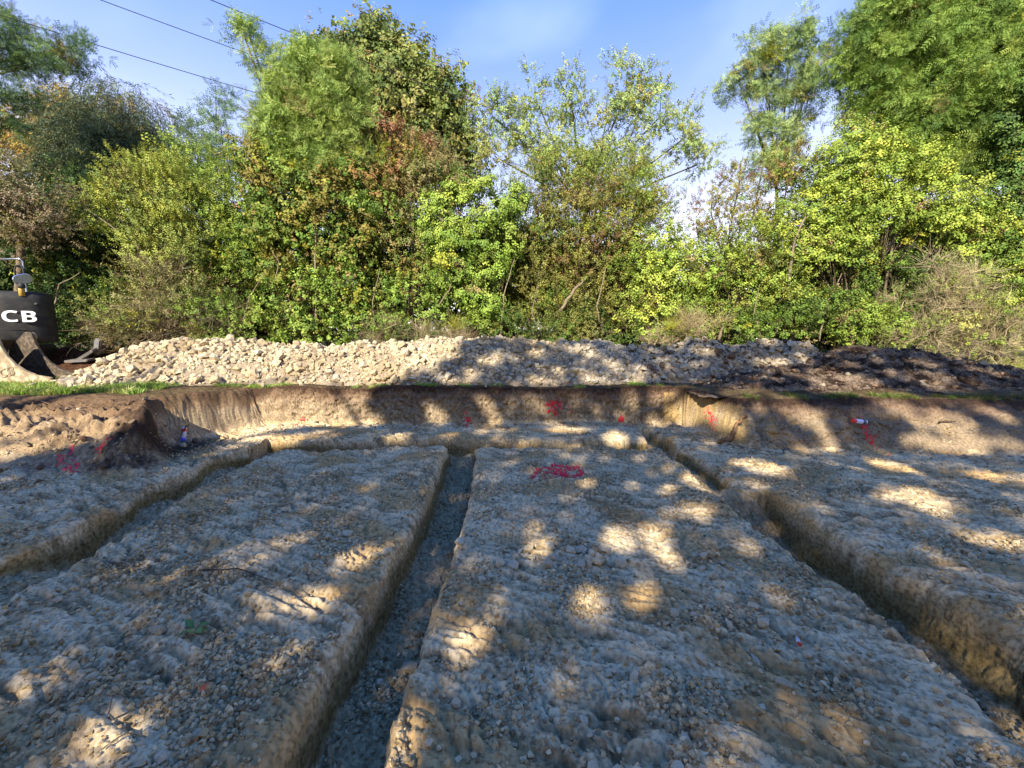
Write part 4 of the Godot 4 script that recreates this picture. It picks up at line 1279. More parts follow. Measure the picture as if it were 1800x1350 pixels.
	plant("dark_shrub", "dark shaded evergreen undergrowth behind the excavator mirror", "shrub", Vector3(-16.41, 0.62, -15.2), [[-15.8, 3.89, -15.2, 2.74, 2.74, 2.33], [-17.02, 2.88, -15.2, 1.65, 1.27, 1.24]], {"leaf": "broad", "dens": 115, "clump": 0.4, "size": 1.3, "group": "dark undergrowth behind the hedge", "pal": [Color(0.316, 0.408, 0.224), Color(0.374, 0.456, 0.242), Color(0.268, 0.349, 0.206), Color(0.288, 0.339, 0.196)]})
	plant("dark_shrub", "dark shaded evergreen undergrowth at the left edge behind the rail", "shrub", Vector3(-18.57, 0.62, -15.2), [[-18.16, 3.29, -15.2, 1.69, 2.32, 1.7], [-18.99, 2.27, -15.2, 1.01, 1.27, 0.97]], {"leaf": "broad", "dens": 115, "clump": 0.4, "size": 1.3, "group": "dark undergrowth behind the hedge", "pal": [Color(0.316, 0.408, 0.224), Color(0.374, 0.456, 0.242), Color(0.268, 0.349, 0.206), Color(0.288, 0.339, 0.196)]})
	plant("overhanging_ash", "dark feathery branches of an ash reaching in at the top left corner", "tree", Vector3(-22.44, 0.62, -13.2), [[-14.58, 9.99, -13.2, 1.01, 0.62, 0.69], [-15.69, 8.84, -13.2, 1.1, 1.1, 0.94], [-13.31, 9.53, -13.2, 0.77, 0.37, 0.48], [-14.8, 8.61, -13.2, 0.62, 0.29, 0.39], [-14.09, 9.38, -13.2, 1.01, 0.4, 0.6], [-15.74, 10.52, -13.2, 1.1, 0.82, 0.82], [-15.09, 7.87, -13.2, 0.55, 0.24, 0.34], [-12.76, 9.92, -13.2, 0.44, 0.22, 0.28]], {"leaf": "ash", "dens": 119, "per": 8, "clump": 0.24, "size": 0.78, "thick": 0.09, "shell": 0.2, "up": -0.4, "lean": Vector3(0.6, -0.2, 0), "pal": [Color(0.389, 0.481, 0.348), Color(0.448, 0.54, 0.367), Color(0.34, 0.422, 0.32), Color(0.484, 0.586, 0.341)], "trunk": Vector3(-20.92, 8.06, -13.2)})
	plant("plum_tree", "small dusty brown leaved tree with a dark trunk above the excavator rail", "tree", Vector3(-12.67, 0.62, -10.6), [[-11.81, 5.05, -10.6, 0.81, 0.56, 0.58], [-12.39, 4.51, -10.6, 0.74, 0.62, 0.58], [-11.54, 4.51, -10.6, 0.65, 0.56, 0.51], [-12.32, 4.04, -10.6, 0.74, 0.52, 0.53], [-13.29, 4.98, -10.6, 1.03, 0.88, 0.81]], {"leaf": "small", "dens": 210, "clump": 0.22, "size": 1.07, "thick": 0.08, "shell": 0.35, "pal": [Color(0.611, 0.56, 0.428), Color(0.669, 0.598, 0.486), Color(0.546, 0.556, 0.362), Color(0.704, 0.623, 0.521)], "trunk": Vector3(-12.23, 3.9, -10.6)})
	plant("shrub", "dark glossy shrub between the plum tree and the yellow green bush", "shrub", Vector3(-12.85, 0.62, -12.4), [[-12.55, 4.76, -12.4, 1.38, 1.29, 1.13], [-12.58, 3.31, -12.4, 1.46, 1.38, 1.21], [-13.27, 1.99, -12.4, 1.21, 0.86, 0.88], [-11.19, 2.32, -12.4, 1.03, 1.03, 0.88], [-11.8, 4.12, -12.4, 1.03, 1.03, 0.88]], {"leaf": "oval", "dens": 182, "mat": "glossy", "size": 0.9, "pal": [Color(0.316, 0.408, 0.224), Color(0.351, 0.443, 0.219), Color(0.268, 0.349, 0.206), Color(0.421, 0.492, 0.247)]})
	plant("field_maple", "tall rounded yellow green bush behind the left end of the heap", "shrub", Vector3(-9.86, 0.62, -11.6), [[-9.87, 5.37, -11.6, 1, 0.77, 0.75], [-10.04, 5.87, -11.6, 0.58, 0.45, 0.44], [-9.82, 4.41, -11.6, 1.1, 0.89, 0.84], [-8.99, 5, -11.6, 0.89, 0.97, 0.79], [-8.69, 4.11, -11.6, 0.89, 0.97, 0.79], [-10.62, 4.85, -11.6, 0.64, 0.81, 0.62], [-9.4, 3.36, -11.6, 0.97, 0.72, 0.72]], {"leaf": "oval", "dens": 210, "clump": 0.26, "size": 0.7, "thick": 0.06, "up": 0.8, "pal": [Color(0.667, 0.708, 0.351), Color(0.609, 0.66, 0.344), Color(0.701, 0.721, 0.384), Color(0.55, 0.601, 0.335)], "top": [Color(0.758, 0.768, 0.371), Color(0.713, 0.744, 0.366)]})
	plant("shrub", "loose green shrub with yellowing shoots between the yellow green bush and the hazel", "shrub", Vector3(-8.26, 0.62, -12.2), [[-8.29, 5.56, -12.2, 0.88, 0.76, 0.7], [-7.63, 4.71, -12.2, 0.88, 0.93, 0.77], [-8.48, 4.4, -12.2, 0.85, 0.93, 0.76], [-7.73, 3.61, -12.2, 1.02, 1.02, 0.86], [-8.32, 2.48, -12.2, 1.19, 1.02, 0.94]], {"leaf": "oval", "dens": 182, "clump": 0.26, "size": 0.82, "pal": [Color(0.53, 0.632, 0.275), Color(0.588, 0.669, 0.312), Color(0.436, 0.538, 0.252), Color(0.599, 0.67, 0.313)], "top": [Color(0.588, 0.669, 0.312), Color(0.658, 0.729, 0.331)]})
	plant("shrub", "thin olive green shrub growing through the dead thicket", "shrub", Vector3(-9.36, 0.62, -11.1), [[-9.07, 2.55, -11.1, 1.16, 0.92, 0.88], [-10.07, 1.8, -11.1, 0.92, 0.62, 0.66], [-8.38, 1.95, -11.1, 0.92, 0.69, 0.69], [-10.62, 2.25, -11.1, 0.62, 0.77, 0.59]], {"leaf": "small", "dens": 119, "clump": 0.28, "size": 1.07, "pal": [Color(0.641, 0.651, 0.386), Color(0.571, 0.591, 0.367), Color(0.53, 0.632, 0.275), Color(0.705, 0.644, 0.46)]})
	plant("shrub", "leafy green and bronze shrub filling the hedge between the copper shrub and the hazel", "shrub", Vector3(-3.74, 0.62, -12.3), [[-4.21, 5.67, -12.3, 1.03, 0.85, 0.8], [-3.47, 3.94, -12.3, 1.03, 1.03, 0.87], [-4.17, 2.97, -12.3, 1.03, 1.03, 0.87], [-2.66, 3.3, -12.3, 0.85, 1.03, 0.8]], {"leaf": "oval", "dens": 154, "clump": 0.26, "size": 0.82, "pal": [Color(0.53, 0.632, 0.275), Color(0.588, 0.669, 0.312), Color(0.666, 0.584, 0.36), Color(0.617, 0.638, 0.352)], "top": [Color(0.723, 0.621, 0.397), Color(0.588, 0.669, 0.312)]})
	plant("shrub", "small leaved green and brown shrub filling the hedge right of the ivy bush", "shrub", Vector3(1.57, 0.62, -12.6), [[0.34, 3.83, -12.6, 1.05, 1.22, 0.97], [1.65, 6.23, -12.6, 0.87, 0.7, 0.67], [2.81, 6.08, -12.6, 0.87, 0.7, 0.67], [1.04, 1.99, -12.6, 1.05, 0.87, 0.82], [3.83, 5.45, -12.6, 0.79, 0.79, 0.67]], {"leaf": "small", "dens": 196, "clump": 0.25, "size": 1.15, "pal": [Color(0.588, 0.669, 0.312), Color(0.614, 0.604, 0.328), Color(0.685, 0.664, 0.389), Color(0.53, 0.632, 0.275)], "top": [Color(0.658, 0.729, 0.331), Color(0.691, 0.742, 0.334)]})
	plant("shrub", "loose pale green shrub filling the gap left of the golden maple", "shrub", Vector3(8.29, 0.62, -12.5), [[8.31, 4.94, -12.5, 0.95, 1.04, 0.85], [7.55, 3.98, -12.5, 1.04, 1.04, 0.89], [8.73, 5.73, -12.5, 0.78, 0.78, 0.66], [5.4, 3.49, -12.5, 1.04, 1.04, 0.89], [8.54, 2.33, -12.5, 1.04, 0.87, 0.81]], {"leaf": "oval", "dens": 154, "clump": 0.27, "size": 0.82, "pal": [Color(0.588, 0.669, 0.312), Color(0.53, 0.632, 0.275), Color(0.687, 0.687, 0.401)], "top": [Color(0.658, 0.729, 0.331), Color(0.691, 0.742, 0.334)]})
	plant("shrub", "tall loose green shrub filling the hedge between the yellow green bush and the hazel", "shrub", Vector3(-8.84, 0.62, -12.8), [[-9.56, 6.31, -12.8, 0.89, 0.8, 0.72], [-7.74, 5.99, -12.8, 0.89, 0.89, 0.76], [-7.38, 4.2, -12.8, 0.89, 1.24, 0.91], [-9.35, 3.37, -12.8, 1.07, 1.07, 0.91]], {"leaf": "oval", "dens": 154, "clump": 0.27, "size": 0.9, "pal": [Color(0.588, 0.669, 0.312), Color(0.53, 0.632, 0.275), Color(0.436, 0.538, 0.252), Color(0.621, 0.672, 0.376)], "top": [Color(0.658, 0.729, 0.331), Color(0.588, 0.669, 0.312)]})
	plant("dead_thicket", "grey beige thicket of dead twigs behind the left end of the heap", "thicket", Vector3(-9.12, 0.62, -11), [[-9.02, 2.25, -11, 1.07, 0.76, 0.78], [-9.85, 1.65, -11, 0.92, 0.53, 0.62], [-8.3, 1.95, -11, 0.92, 0.76, 0.71], [-8.94, 2.98, -11, 0.69, 0.61, 0.55], [-10.47, 1.5, -11, 0.46, 0.38, 0.36]], {"leaf": "twig", "dens": 45, "mat": "dry", "size": 0.9, "clump": 0.3, "thick": 0.03, "pal": [Color(0.655, 0.563, 0.44), Color(0.586, 0.525, 0.413), Color(0.546, 0.556, 0.352)]})
	plant("big_ash", "large bright green ash with a shoot leaning out to the upper left", "tree", Vector3(-5.89, 0.62, -12), [[-5.25, 7.62, -12, 1.03, 1.03, 0.88], [-5.93, 6.68, -12, 1.03, 0.92, 0.83], [-4.68, 6.68, -12, 0.97, 1.08, 0.87], [-5.42, 8.54, -12, 0.57, 0.6, 0.5], [-6.15, 7.9, -12, 0.75, 0.58, 0.57], [-6.55, 8.75, -12, 0.43, 0.25, 0.29], [-6.96, 9.3, -12, 0.33, 0.27, 0.26], [-7.18, 9.62, -12, 0.2, 0.17, 0.16], [-4.75, 8.19, -12, 0.75, 0.83, 0.67], [-6.52, 7.19, -12, 0.6, 0.5, 0.47], [-4.33, 7.48, -12, 0.6, 0.83, 0.61], [-5.67, 5.87, -12, 1.17, 0.83, 0.85]], {"leaf": "ash", "dens": 175, "per": 7, "clump": 0.26, "size": 0.82, "thick": 0.08, "shell": 0.25, "up": 0.1, "pal": [Color(0.565, 0.646, 0.33), Color(0.623, 0.694, 0.358), Color(0.506, 0.598, 0.312), Color(0.668, 0.709, 0.413)], "top": [Color(0.66, 0.741, 0.384), Color(0.612, 0.694, 0.357)], "trunk": Vector3(-5.68, 4.51, -12)})
	plant("hazel", "hazel with large mixed green and reddish leaves under the big ash", "shrub", Vector3(-5.58, 0.62, -11.7), [[-6.51, 6.05, -11.7, 0.65, 0.81, 0.62], [-5.87, 5.32, -11.7, 1.06, 0.89, 0.83], [-4.8, 5.18, -11.7, 1.14, 0.89, 0.86], [-6.39, 4.58, -11.7, 0.89, 0.98, 0.79], [-4.05, 4.66, -11.7, 0.98, 0.81, 0.76], [-5.32, 4.13, -11.7, 1.14, 0.98, 0.9], [-4.41, 3.68, -11.7, 0.98, 0.81, 0.76], [-6.31, 3.53, -11.7, 0.81, 0.81, 0.69]], {"leaf": "broad", "dens": 231, "clump": 0.26, "size": 0.66, "thick": 0.05, "up": 0.2, "pal": [Color(0.436, 0.538, 0.252), Color(0.53, 0.632, 0.275), Color(0.386, 0.468, 0.233), Color(0.563, 0.522, 0.277), Color(0.668, 0.617, 0.311)], "top": [Color(0.61, 0.569, 0.304), Color(0.623, 0.48, 0.297), Color(0.588, 0.669, 0.312)]})
	plant("shrub", "copper red leaved shrub crowning the hedge left of the ivy bush", "shrub", Vector3(-3.48, 0.62, -12.6), [[-3.93, 6.93, -12.6, 0.7, 0.56, 0.54], [-3.2, 6.7, -12.6, 0.84, 0.59, 0.61], [-2.47, 6.47, -12.6, 0.63, 0.49, 0.48], [-4.25, 7.16, -12.6, 0.35, 0.28, 0.27], [-3.31, 5.92, -12.6, 1.05, 0.7, 0.74]], {"leaf": "oval", "dens": 238, "clump": 0.24, "size": 0.78, "up": 0.7, "pal": [Color(0.718, 0.554, 0.432), Color(0.733, 0.509, 0.346), Color(0.72, 0.587, 0.363), Color(0.611, 0.57, 0.325)], "top": [Color(0.718, 0.554, 0.432), Color(0.738, 0.544, 0.422)]})
	plant("shrub", "pale olive shrub with drooping dry flower heads beside the copper shrub", "shrub", Vector3(-2.68, 0.62, -12.1), [[-2.15, 5.68, -12.1, 0.84, 0.76, 0.68], [-2.57, 4.99, -12.1, 0.76, 0.84, 0.68], [-3.22, 4.68, -12.1, 0.84, 0.76, 0.68], [-2.06, 6.2, -12.1, 0.5, 0.4, 0.39], [-2.93, 3.91, -12.1, 0.84, 0.84, 0.71]], {"leaf": "oval", "dens": 182, "clump": 0.24, "size": 0.82, "pal": [Color(0.613, 0.582, 0.378), Color(0.682, 0.62, 0.457), Color(0.436, 0.538, 0.252), Color(0.54, 0.499, 0.346)]})
	plant("ivy_bush", "rounded bush of dense shiny ivy, light green, in the middle of the hedge", "ivy", Vector3(-1.02, 0.62, -11.4), [[-0.91, 4.77, -11.4, 0.98, 0.76, 0.74], [-1.6, 3.92, -11.4, 0.76, 0.79, 0.66], [-0.49, 3.92, -11.4, 0.73, 0.76, 0.63], [-1.08, 3.03, -11.4, 0.82, 0.67, 0.63], [0, 5.06, -11.4, 0.48, 0.35, 0.35], [-1.82, 4.58, -11.4, 0.57, 0.54, 0.47], [-0.78, 2.27, -11.4, 0.63, 0.63, 0.54], [-1.5, 5.3, -11.4, 0.57, 0.29, 0.36]], {"leaf": "ivy", "dens": 462, "per": 20, "clump": 0.2, "mat": "glossy", "size": 0.74, "shell": 0.6, "up": 0.3, "uneven": 0.5, "pal": [Color(0.53, 0.632, 0.265), Color(0.587, 0.669, 0.292), Color(0.447, 0.549, 0.243), Color(0.492, 0.574, 0.258)], "top": [Color(0.669, 0.73, 0.332), Color(0.645, 0.706, 0.318)]})
	plant("shrub", "olive and brown twiggy shrub right of the ivy bush", "shrub", Vector3(1.32, 0.62, -11.9), [[0.86, 5.54, -11.9, 0.74, 0.66, 0.6], [1.58, 4.71, -11.9, 0.91, 0.74, 0.7], [0.8, 4.18, -11.9, 0.83, 0.83, 0.7], [1.92, 3.87, -11.9, 0.91, 0.83, 0.74], [0.97, 3.09, -11.9, 0.83, 0.74, 0.67], [1.62, 2.45, -11.9, 0.99, 0.74, 0.74]], {"leaf": "small", "dens": 231, "clump": 0.24, "size": 1.11, "pal": [Color(0.614, 0.604, 0.328), Color(0.543, 0.533, 0.319), Color(0.568, 0.456, 0.323), Color(0.436, 0.538, 0.252), Color(0.617, 0.637, 0.311)], "top": [Color(0.614, 0.604, 0.328), Color(0.588, 0.669, 0.312), Color(0.684, 0.664, 0.358)]})
	plant("climber", "brownish climber tangle with green tips between the olive shrub and the sky gap", "climber", Vector3(3.09, 0.62, -12.1), [[2.16, 5.3, -12.1, 0.76, 0.64, 0.59], [3.2, 5.37, -12.1, 0.76, 0.71, 0.62], [2.99, 4.53, -12.1, 0.92, 0.84, 0.75], [2.61, 3.59, -12.1, 0.92, 0.84, 0.75], [3.71, 4.68, -12.1, 0.6, 0.6, 0.51], [3.13, 2.63, -12.1, 0.92, 0.76, 0.71]], {"leaf": "small", "dens": 210, "clump": 0.25, "size": 1.11, "pal": [Color(0.589, 0.569, 0.314), Color(0.568, 0.456, 0.323), Color(0.53, 0.632, 0.275), Color(0.649, 0.639, 0.333)], "top": [Color(0.588, 0.669, 0.312), Color(0.658, 0.729, 0.331), Color(0.688, 0.708, 0.341)]})
	plant("young_maple", "young yellow green maple low in the hedge under the sky gap", "shrub", Vector3(4.17, 0.62, -11.6), [[3.89, 3.81, -11.6, 0.72, 0.77, 0.64], [3.79, 2.74, -11.6, 0.89, 0.72, 0.68], [4.71, 3.21, -11.6, 0.72, 0.64, 0.58], [3.99, 1.81, -11.6, 0.97, 0.64, 0.68]], {"leaf": "maple", "dens": 280, "clump": 0.24, "size": 0.49, "pal": [Color(0.658, 0.729, 0.331), Color(0.588, 0.669, 0.312), Color(0.759, 0.779, 0.351), Color(0.53, 0.632, 0.275)], "top": [Color(0.691, 0.742, 0.334), Color(0.658, 0.729, 0.331)]})
	plant("shrub", "sparse brown and olive shrub with purple fruit heads below the young ash", "shrub", Vector3(7.03, 0.62, -12.4), [[6.52, 5.85, -12.4, 0.86, 0.69, 0.66], [5.76, 5, -12.4, 0.83, 0.69, 0.64], [7.15, 6.24, -12.4, 0.69, 0.55, 0.53], [7.62, 5.39, -12.4, 0.83, 0.78, 0.68], [6.62, 4.6, -12.4, 0.95, 0.78, 0.73], [5.37, 4.6, -12.4, 0.62, 0.45, 0.45], [7.96, 6.16, -12.4, 0.62, 0.62, 0.53]], {"leaf": "oval", "dens": 140, "clump": 0.24, "size": 0.66, "pal": [Color(0.614, 0.604, 0.328), Color(0.658, 0.617, 0.352), Color(0.568, 0.456, 0.323), Color(0.508, 0.386, 0.335), Color(0.53, 0.632, 0.275)], "top": [Color(0.614, 0.604, 0.328), Color(0.728, 0.677, 0.382)]})
	plant("shrub", "bushy yellow green shrub below the brownish elder", "shrub", Vector3(6.25, 0.62, -11.6), [[5.64, 3.36, -11.6, 0.89, 0.72, 0.68], [6.71, 3.66, -11.6, 0.81, 0.81, 0.68], [6.02, 2.43, -11.6, 1.05, 0.72, 0.75], [7.11, 2.59, -11.6, 0.81, 0.72, 0.65], [5.25, 1.97, -11.6, 0.81, 0.64, 0.62]], {"leaf": "oval", "dens": 182, "clump": 0.25, "size": 0.82, "pal": [Color(0.588, 0.669, 0.312), Color(0.53, 0.632, 0.275), Color(0.64, 0.661, 0.314), Color(0.566, 0.556, 0.301)], "top": [Color(0.658, 0.729, 0.331), Color(0.691, 0.742, 0.334)]})
	plant("golden_maple", "broad golden green maple bush spreading at the right of the hedge", "shrub", Vector3(10.26, 0.62, -11.6), [[8.82, 5.87, -11.6, 0.97, 0.72, 0.72], [9.91, 5.66, -11.6, 1.21, 0.81, 0.86], [11.04, 5.15, -11.6, 1.13, 0.77, 0.81], [8.62, 4.85, -11.6, 1.05, 0.89, 0.82], [9.87, 4.71, -11.6, 1.13, 0.64, 0.75], [11.89, 4.56, -11.6, 1.05, 0.72, 0.75], [9.03, 6.72, -11.6, 0.58, 0.39, 0.41], [8.09, 3.96, -11.6, 0.81, 0.72, 0.65], [9.02, 3.96, -11.6, 0.81, 0.58, 0.59], [12.46, 3.81, -11.6, 0.72, 0.64, 0.58], [10.63, 6.01, -11.6, 0.64, 0.42, 0.45], [9.53, 6.3, -11.6, 0.81, 0.4, 0.51]], {"leaf": "maple", "dens": 420, "per": 18, "clump": 0.25, "size": 0.48, "thick": 0.06, "up": 0.6, "pal": [Color(0.576, 0.657, 0.29), Color(0.622, 0.693, 0.306), Color(0.518, 0.609, 0.283), Color(0.691, 0.742, 0.334)], "top": [Color(0.68, 0.742, 0.334), Color(0.657, 0.718, 0.32), Color(0.759, 0.779, 0.341)]})
	plant("tall_ash", "big dark green feathery ash filling the top right corner", "tree", Vector3(16.45, 0.62, -12.8), [[11.16, 9.66, -12.8, 1.6, 1.24, 1.21], [12.88, 8.92, -12.8, 1.69, 1.42, 1.32], [10.23, 9.96, -12.8, 0.89, 0.85, 0.74], [10.29, 8.77, -12.8, 0.89, 0.85, 0.74], [13.84, 10.1, -12.8, 1.6, 1.42, 1.28], [11.88, 7.86, -12.8, 1.42, 0.8, 0.94], [13.76, 7.4, -12.8, 1.42, 0.89, 0.98], [14.86, 8.77, -12.8, 1.24, 1.6, 1.21], [11.97, 10.83, -12.8, 1.96, 1.07, 1.28], [10.89, 7.86, -12.8, 0.89, 0.53, 0.6], [9.75, 9.22, -12.8, 0.46, 0.53, 0.42], [13.95, 11.4, -12.8, 2.13, 1.24, 1.44], [15.79, 9.96, -12.8, 1.6, 1.78, 1.44], [13.22, 6.54, -12.8, 1.33, 0.64, 0.84], [11.65, 7.09, -12.8, 1.07, 0.53, 0.68]], {"leaf": "ash", "dens": 175, "per": 11, "clump": 0.34, "size": 0.94, "thick": 0.17, "shell": 0.35, "uneven": 0.45, "up": -0.1, "lean": Vector3(-0.5, -0.25, 0.2), "pal": [Color(0.459, 0.561, 0.266), Color(0.531, 0.633, 0.306), Color(0.375, 0.467, 0.243), Color(0.599, 0.67, 0.334)], "top": [Color(0.577, 0.669, 0.333), Color(0.507, 0.609, 0.293)], "trunk": Vector3(15.18, 5.83, -12.8)})
	plant("ivy_column", "dark ivy thick on the trunk at the right edge", "ivy", Vector3(14.18, 0.62, -11.4), [[13.37, 5.37, -11.4, 0.67, 0.95, 0.69], [13.26, 6.5, -11.4, 0.57, 0.95, 0.65], [13.16, 7.59, -11.4, 0.57, 0.95, 0.65], [13.23, 4.36, -11.4, 0.63, 0.63, 0.54]], {"leaf": "ivy", "dens": 364, "per": 18, "clump": 0.22, "mat": "glossy", "size": 0.82, "shell": 0.7, "pal": [Color(0.316, 0.408, 0.224), Color(0.374, 0.456, 0.242), Color(0.412, 0.514, 0.249)]})
	plant("hedge_bush", "green and yellow hedge bush at the right edge above the dry bramble", "shrub", Vector3(13.63, 0.62, -11.4), [[12.86, 3.78, -11.4, 0.95, 0.79, 0.74], [13.53, 4.36, -11.4, 0.79, 0.79, 0.67], [12.71, 2.73, -11.4, 0.79, 0.71, 0.64], [13.85, 2.88, -11.4, 0.71, 0.95, 0.71], [13.45, 1.96, -11.4, 0.95, 0.63, 0.67]], {"leaf": "oval", "dens": 210, "clump": 0.25, "size": 0.82, "pal": [Color(0.588, 0.669, 0.312), Color(0.53, 0.632, 0.275), Color(0.691, 0.742, 0.334), Color(0.436, 0.538, 0.252)], "top": [Color(0.658, 0.729, 0.331), Color(0.691, 0.742, 0.334)]})
	plant("climber", "yellowing green leaves growing through the dry bramble", "climber", Vector3(11.34, 0.62, -10.8), [[11.07, 2.24, -10.8, 0.9, 0.6, 0.64], [11.92, 1.5, -10.8, 0.9, 0.45, 0.57], [10.58, 1.5, -10.8, 0.6, 0.36, 0.41]], {"leaf": "oval", "dens": 77, "clump": 0.22, "size": 0.74, "pal": [Color(0.588, 0.669, 0.312), Color(0.658, 0.729, 0.331), Color(0.732, 0.712, 0.426)]})
	plant("shrub", "dark green shrub in the hollow under the golden maple", "shrub", Vector3(10.78, 0.62, -12), [[10.42, 2.94, -12, 1.17, 0.83, 0.85], [11.4, 2.94, -12, 0.83, 0.83, 0.71], [9.45, 2.94, -12, 0.83, 0.75, 0.67], [10.85, 2.14, -12, 1.17, 0.67, 0.78], [11.95, 3.73, -12, 0.83, 0.67, 0.64]], {"leaf": "oval", "dens": 154, "clump": 0.26, "size": 0.82, "pal": [Color(0.436, 0.538, 0.252), Color(0.374, 0.456, 0.242), Color(0.481, 0.563, 0.287), Color(0.53, 0.632, 0.275)]})
	plant("dry_bramble", "beige tangle of dry bramble stems at the foot of the golden maple", "bramble", Vector3(11.37, 0.62, -10.9), [[10.99, 2.53, -10.9, 0.83, 0.76, 0.68], [10.65, 1.72, -10.9, 0.68, 0.53, 0.51], [11.7, 1.72, -10.9, 0.91, 0.61, 0.64], [12.49, 1.43, -10.9, 0.91, 0.45, 0.58], [11.13, 3.11, -10.9, 0.45, 0.36, 0.35]], {"leaf": "twig", "dens": 75, "mat": "dry", "size": 0.9, "clump": 0.3, "thick": 0.03, "wood": Color(0.6, 0.53, 0.4), "pal": [Color(0.776, 0.705, 0.542), Color(0.693, 0.621, 0.478), Color(0.73, 0.669, 0.526)]})
	plant("nettles", "bright green brambles and nettles low behind the right end of the pale heap", "bramble", Vector3(9.84, 0.62, -11.3), [[9.95, 1.73, -11.3, 0.86, 0.5, 0.58], [9, 1.88, -11.3, 0.71, 0.57, 0.54], [10.62, 1.34, -11.3, 0.63, 0.39, 0.43]], {"leaf": "oval", "dens": 210, "clump": 0.22, "size": 0.82, "pal": [Color(0.588, 0.669, 0.312), Color(0.658, 0.729, 0.331), Color(0.53, 0.632, 0.275)]})
	plant("bramble", "leafy bramble mound at the hedge foot below the hazel", "bramble", Vector3(-5.03, 0.62, -11.2), [[-5.2, 2.41, -11.2, 0.93, 0.78, 0.73], [-4.26, 2.71, -11.2, 0.86, 0.86, 0.73], [-6.12, 2.26, -11.2, 0.86, 0.86, 0.73], [-5.1, 1.5, -11.2, 1.09, 0.47, 0.66], [-3.69, 1.95, -11.2, 0.78, 0.62, 0.59]], {"leaf": "broad", "dens": 175, "clump": 0.24, "size": 0.57, "pal": [Color(0.53, 0.632, 0.275), Color(0.588, 0.669, 0.312), Color(0.436, 0.538, 0.252), Color(0.639, 0.639, 0.333)]})
	plant("bramble", "leafy bramble mound with green tips left of the ivy bush's foot", "bramble", Vector3(-2.63, 0.62, -11.2), [[-2.75, 2.56, -11.2, 0.78, 0.7, 0.63], [-2.15, 1.95, -11.2, 0.86, 0.54, 0.59], [-3.24, 1.65, -11.2, 0.62, 0.47, 0.46]], {"leaf": "broad", "dens": 147, "clump": 0.24, "size": 0.53, "pal": [Color(0.53, 0.632, 0.275), Color(0.436, 0.538, 0.252), Color(0.588, 0.669, 0.312)]})
	plant("bramble", "dull olive bramble mound at the hedge foot right of the ivy bush", "bramble", Vector3(1.39, 0.62, -11.2), [[0.46, 1.73, -11.2, 0.93, 0.54, 0.63], [1.39, 1.65, -11.2, 0.93, 0.5, 0.61], [2.47, 1.57, -11.2, 0.86, 0.44, 0.55]], {"leaf": "small", "dens": 210, "clump": 0.24, "size": 1.15, "pal": [Color(0.436, 0.538, 0.252), Color(0.543, 0.533, 0.319), Color(0.374, 0.456, 0.242), Color(0.614, 0.604, 0.328)]})
	plant("bramble", "dark green bramble mound behind the knob of the pale heap at the right", "bramble", Vector3(7.12, 0.62, -11.2), [[6.02, 1.57, -11.2, 0.86, 0.5, 0.58], [7.24, 1.73, -11.2, 0.78, 0.56, 0.57], [8.12, 2.18, -11.2, 0.7, 0.7, 0.59]], {"leaf": "oval", "dens": 196, "clump": 0.22, "size": 0.82, "pal": [Color(0.436, 0.538, 0.252), Color(0.374, 0.456, 0.242), Color(0.53, 0.632, 0.275)]})
	plant("bramble", "weedy green clump at the foot of the dead thicket", "bramble", Vector3(-7.52, 0.62, -11), [[-7.28, 1.57, -11, 0.76, 0.46, 0.52], [-7.85, 1.95, -11, 0.46, 0.61, 0.45]], {"leaf": "oval", "dens": 196, "clump": 0.22, "size": 0.66, "pal": [Color(0.53, 0.632, 0.275), Color(0.588, 0.669, 0.312), Color(0.577, 0.658, 0.352)]})
	plant("dry_weeds", "dry beige grass stalks between the two leafy bramble mounds", "dry grass", Vector3(-2.39, 0.62, -10.8), [[-3.28, 1.5, -10.8, 0.6, 0.3, 0.38], [-2.38, 1.47, -10.8, 0.75, 0.27, 0.43], [-1.49, 1.5, -10.8, 0.6, 0.27, 0.37]], {"leaf": "twig", "dens": 130, "mat": "dry", "size": 0.8, "clump": 0.22, "thick": 0.02, "up": 1.6, "pal": [Color(0.75, 0.658, 0.516), Color(0.655, 0.563, 0.44), Color(0.684, 0.643, 0.459)]})
	plant("dry_weeds", "pale dry grass stalks at the foot of the yellow green shrub", "dry grass", Vector3(4.63, 0.62, -10.8), [[4.17, 1.58, -10.8, 0.75, 0.33, 0.46], [5.06, 1.65, -10.8, 0.54, 0.33, 0.37]], {"leaf": "twig", "dens": 110, "mat": "dry", "size": 0.8, "clump": 0.22, "thick": 0.02, "up": 1.6, "pal": [Color(0.75, 0.658, 0.516), Color(0.729, 0.668, 0.464)]})

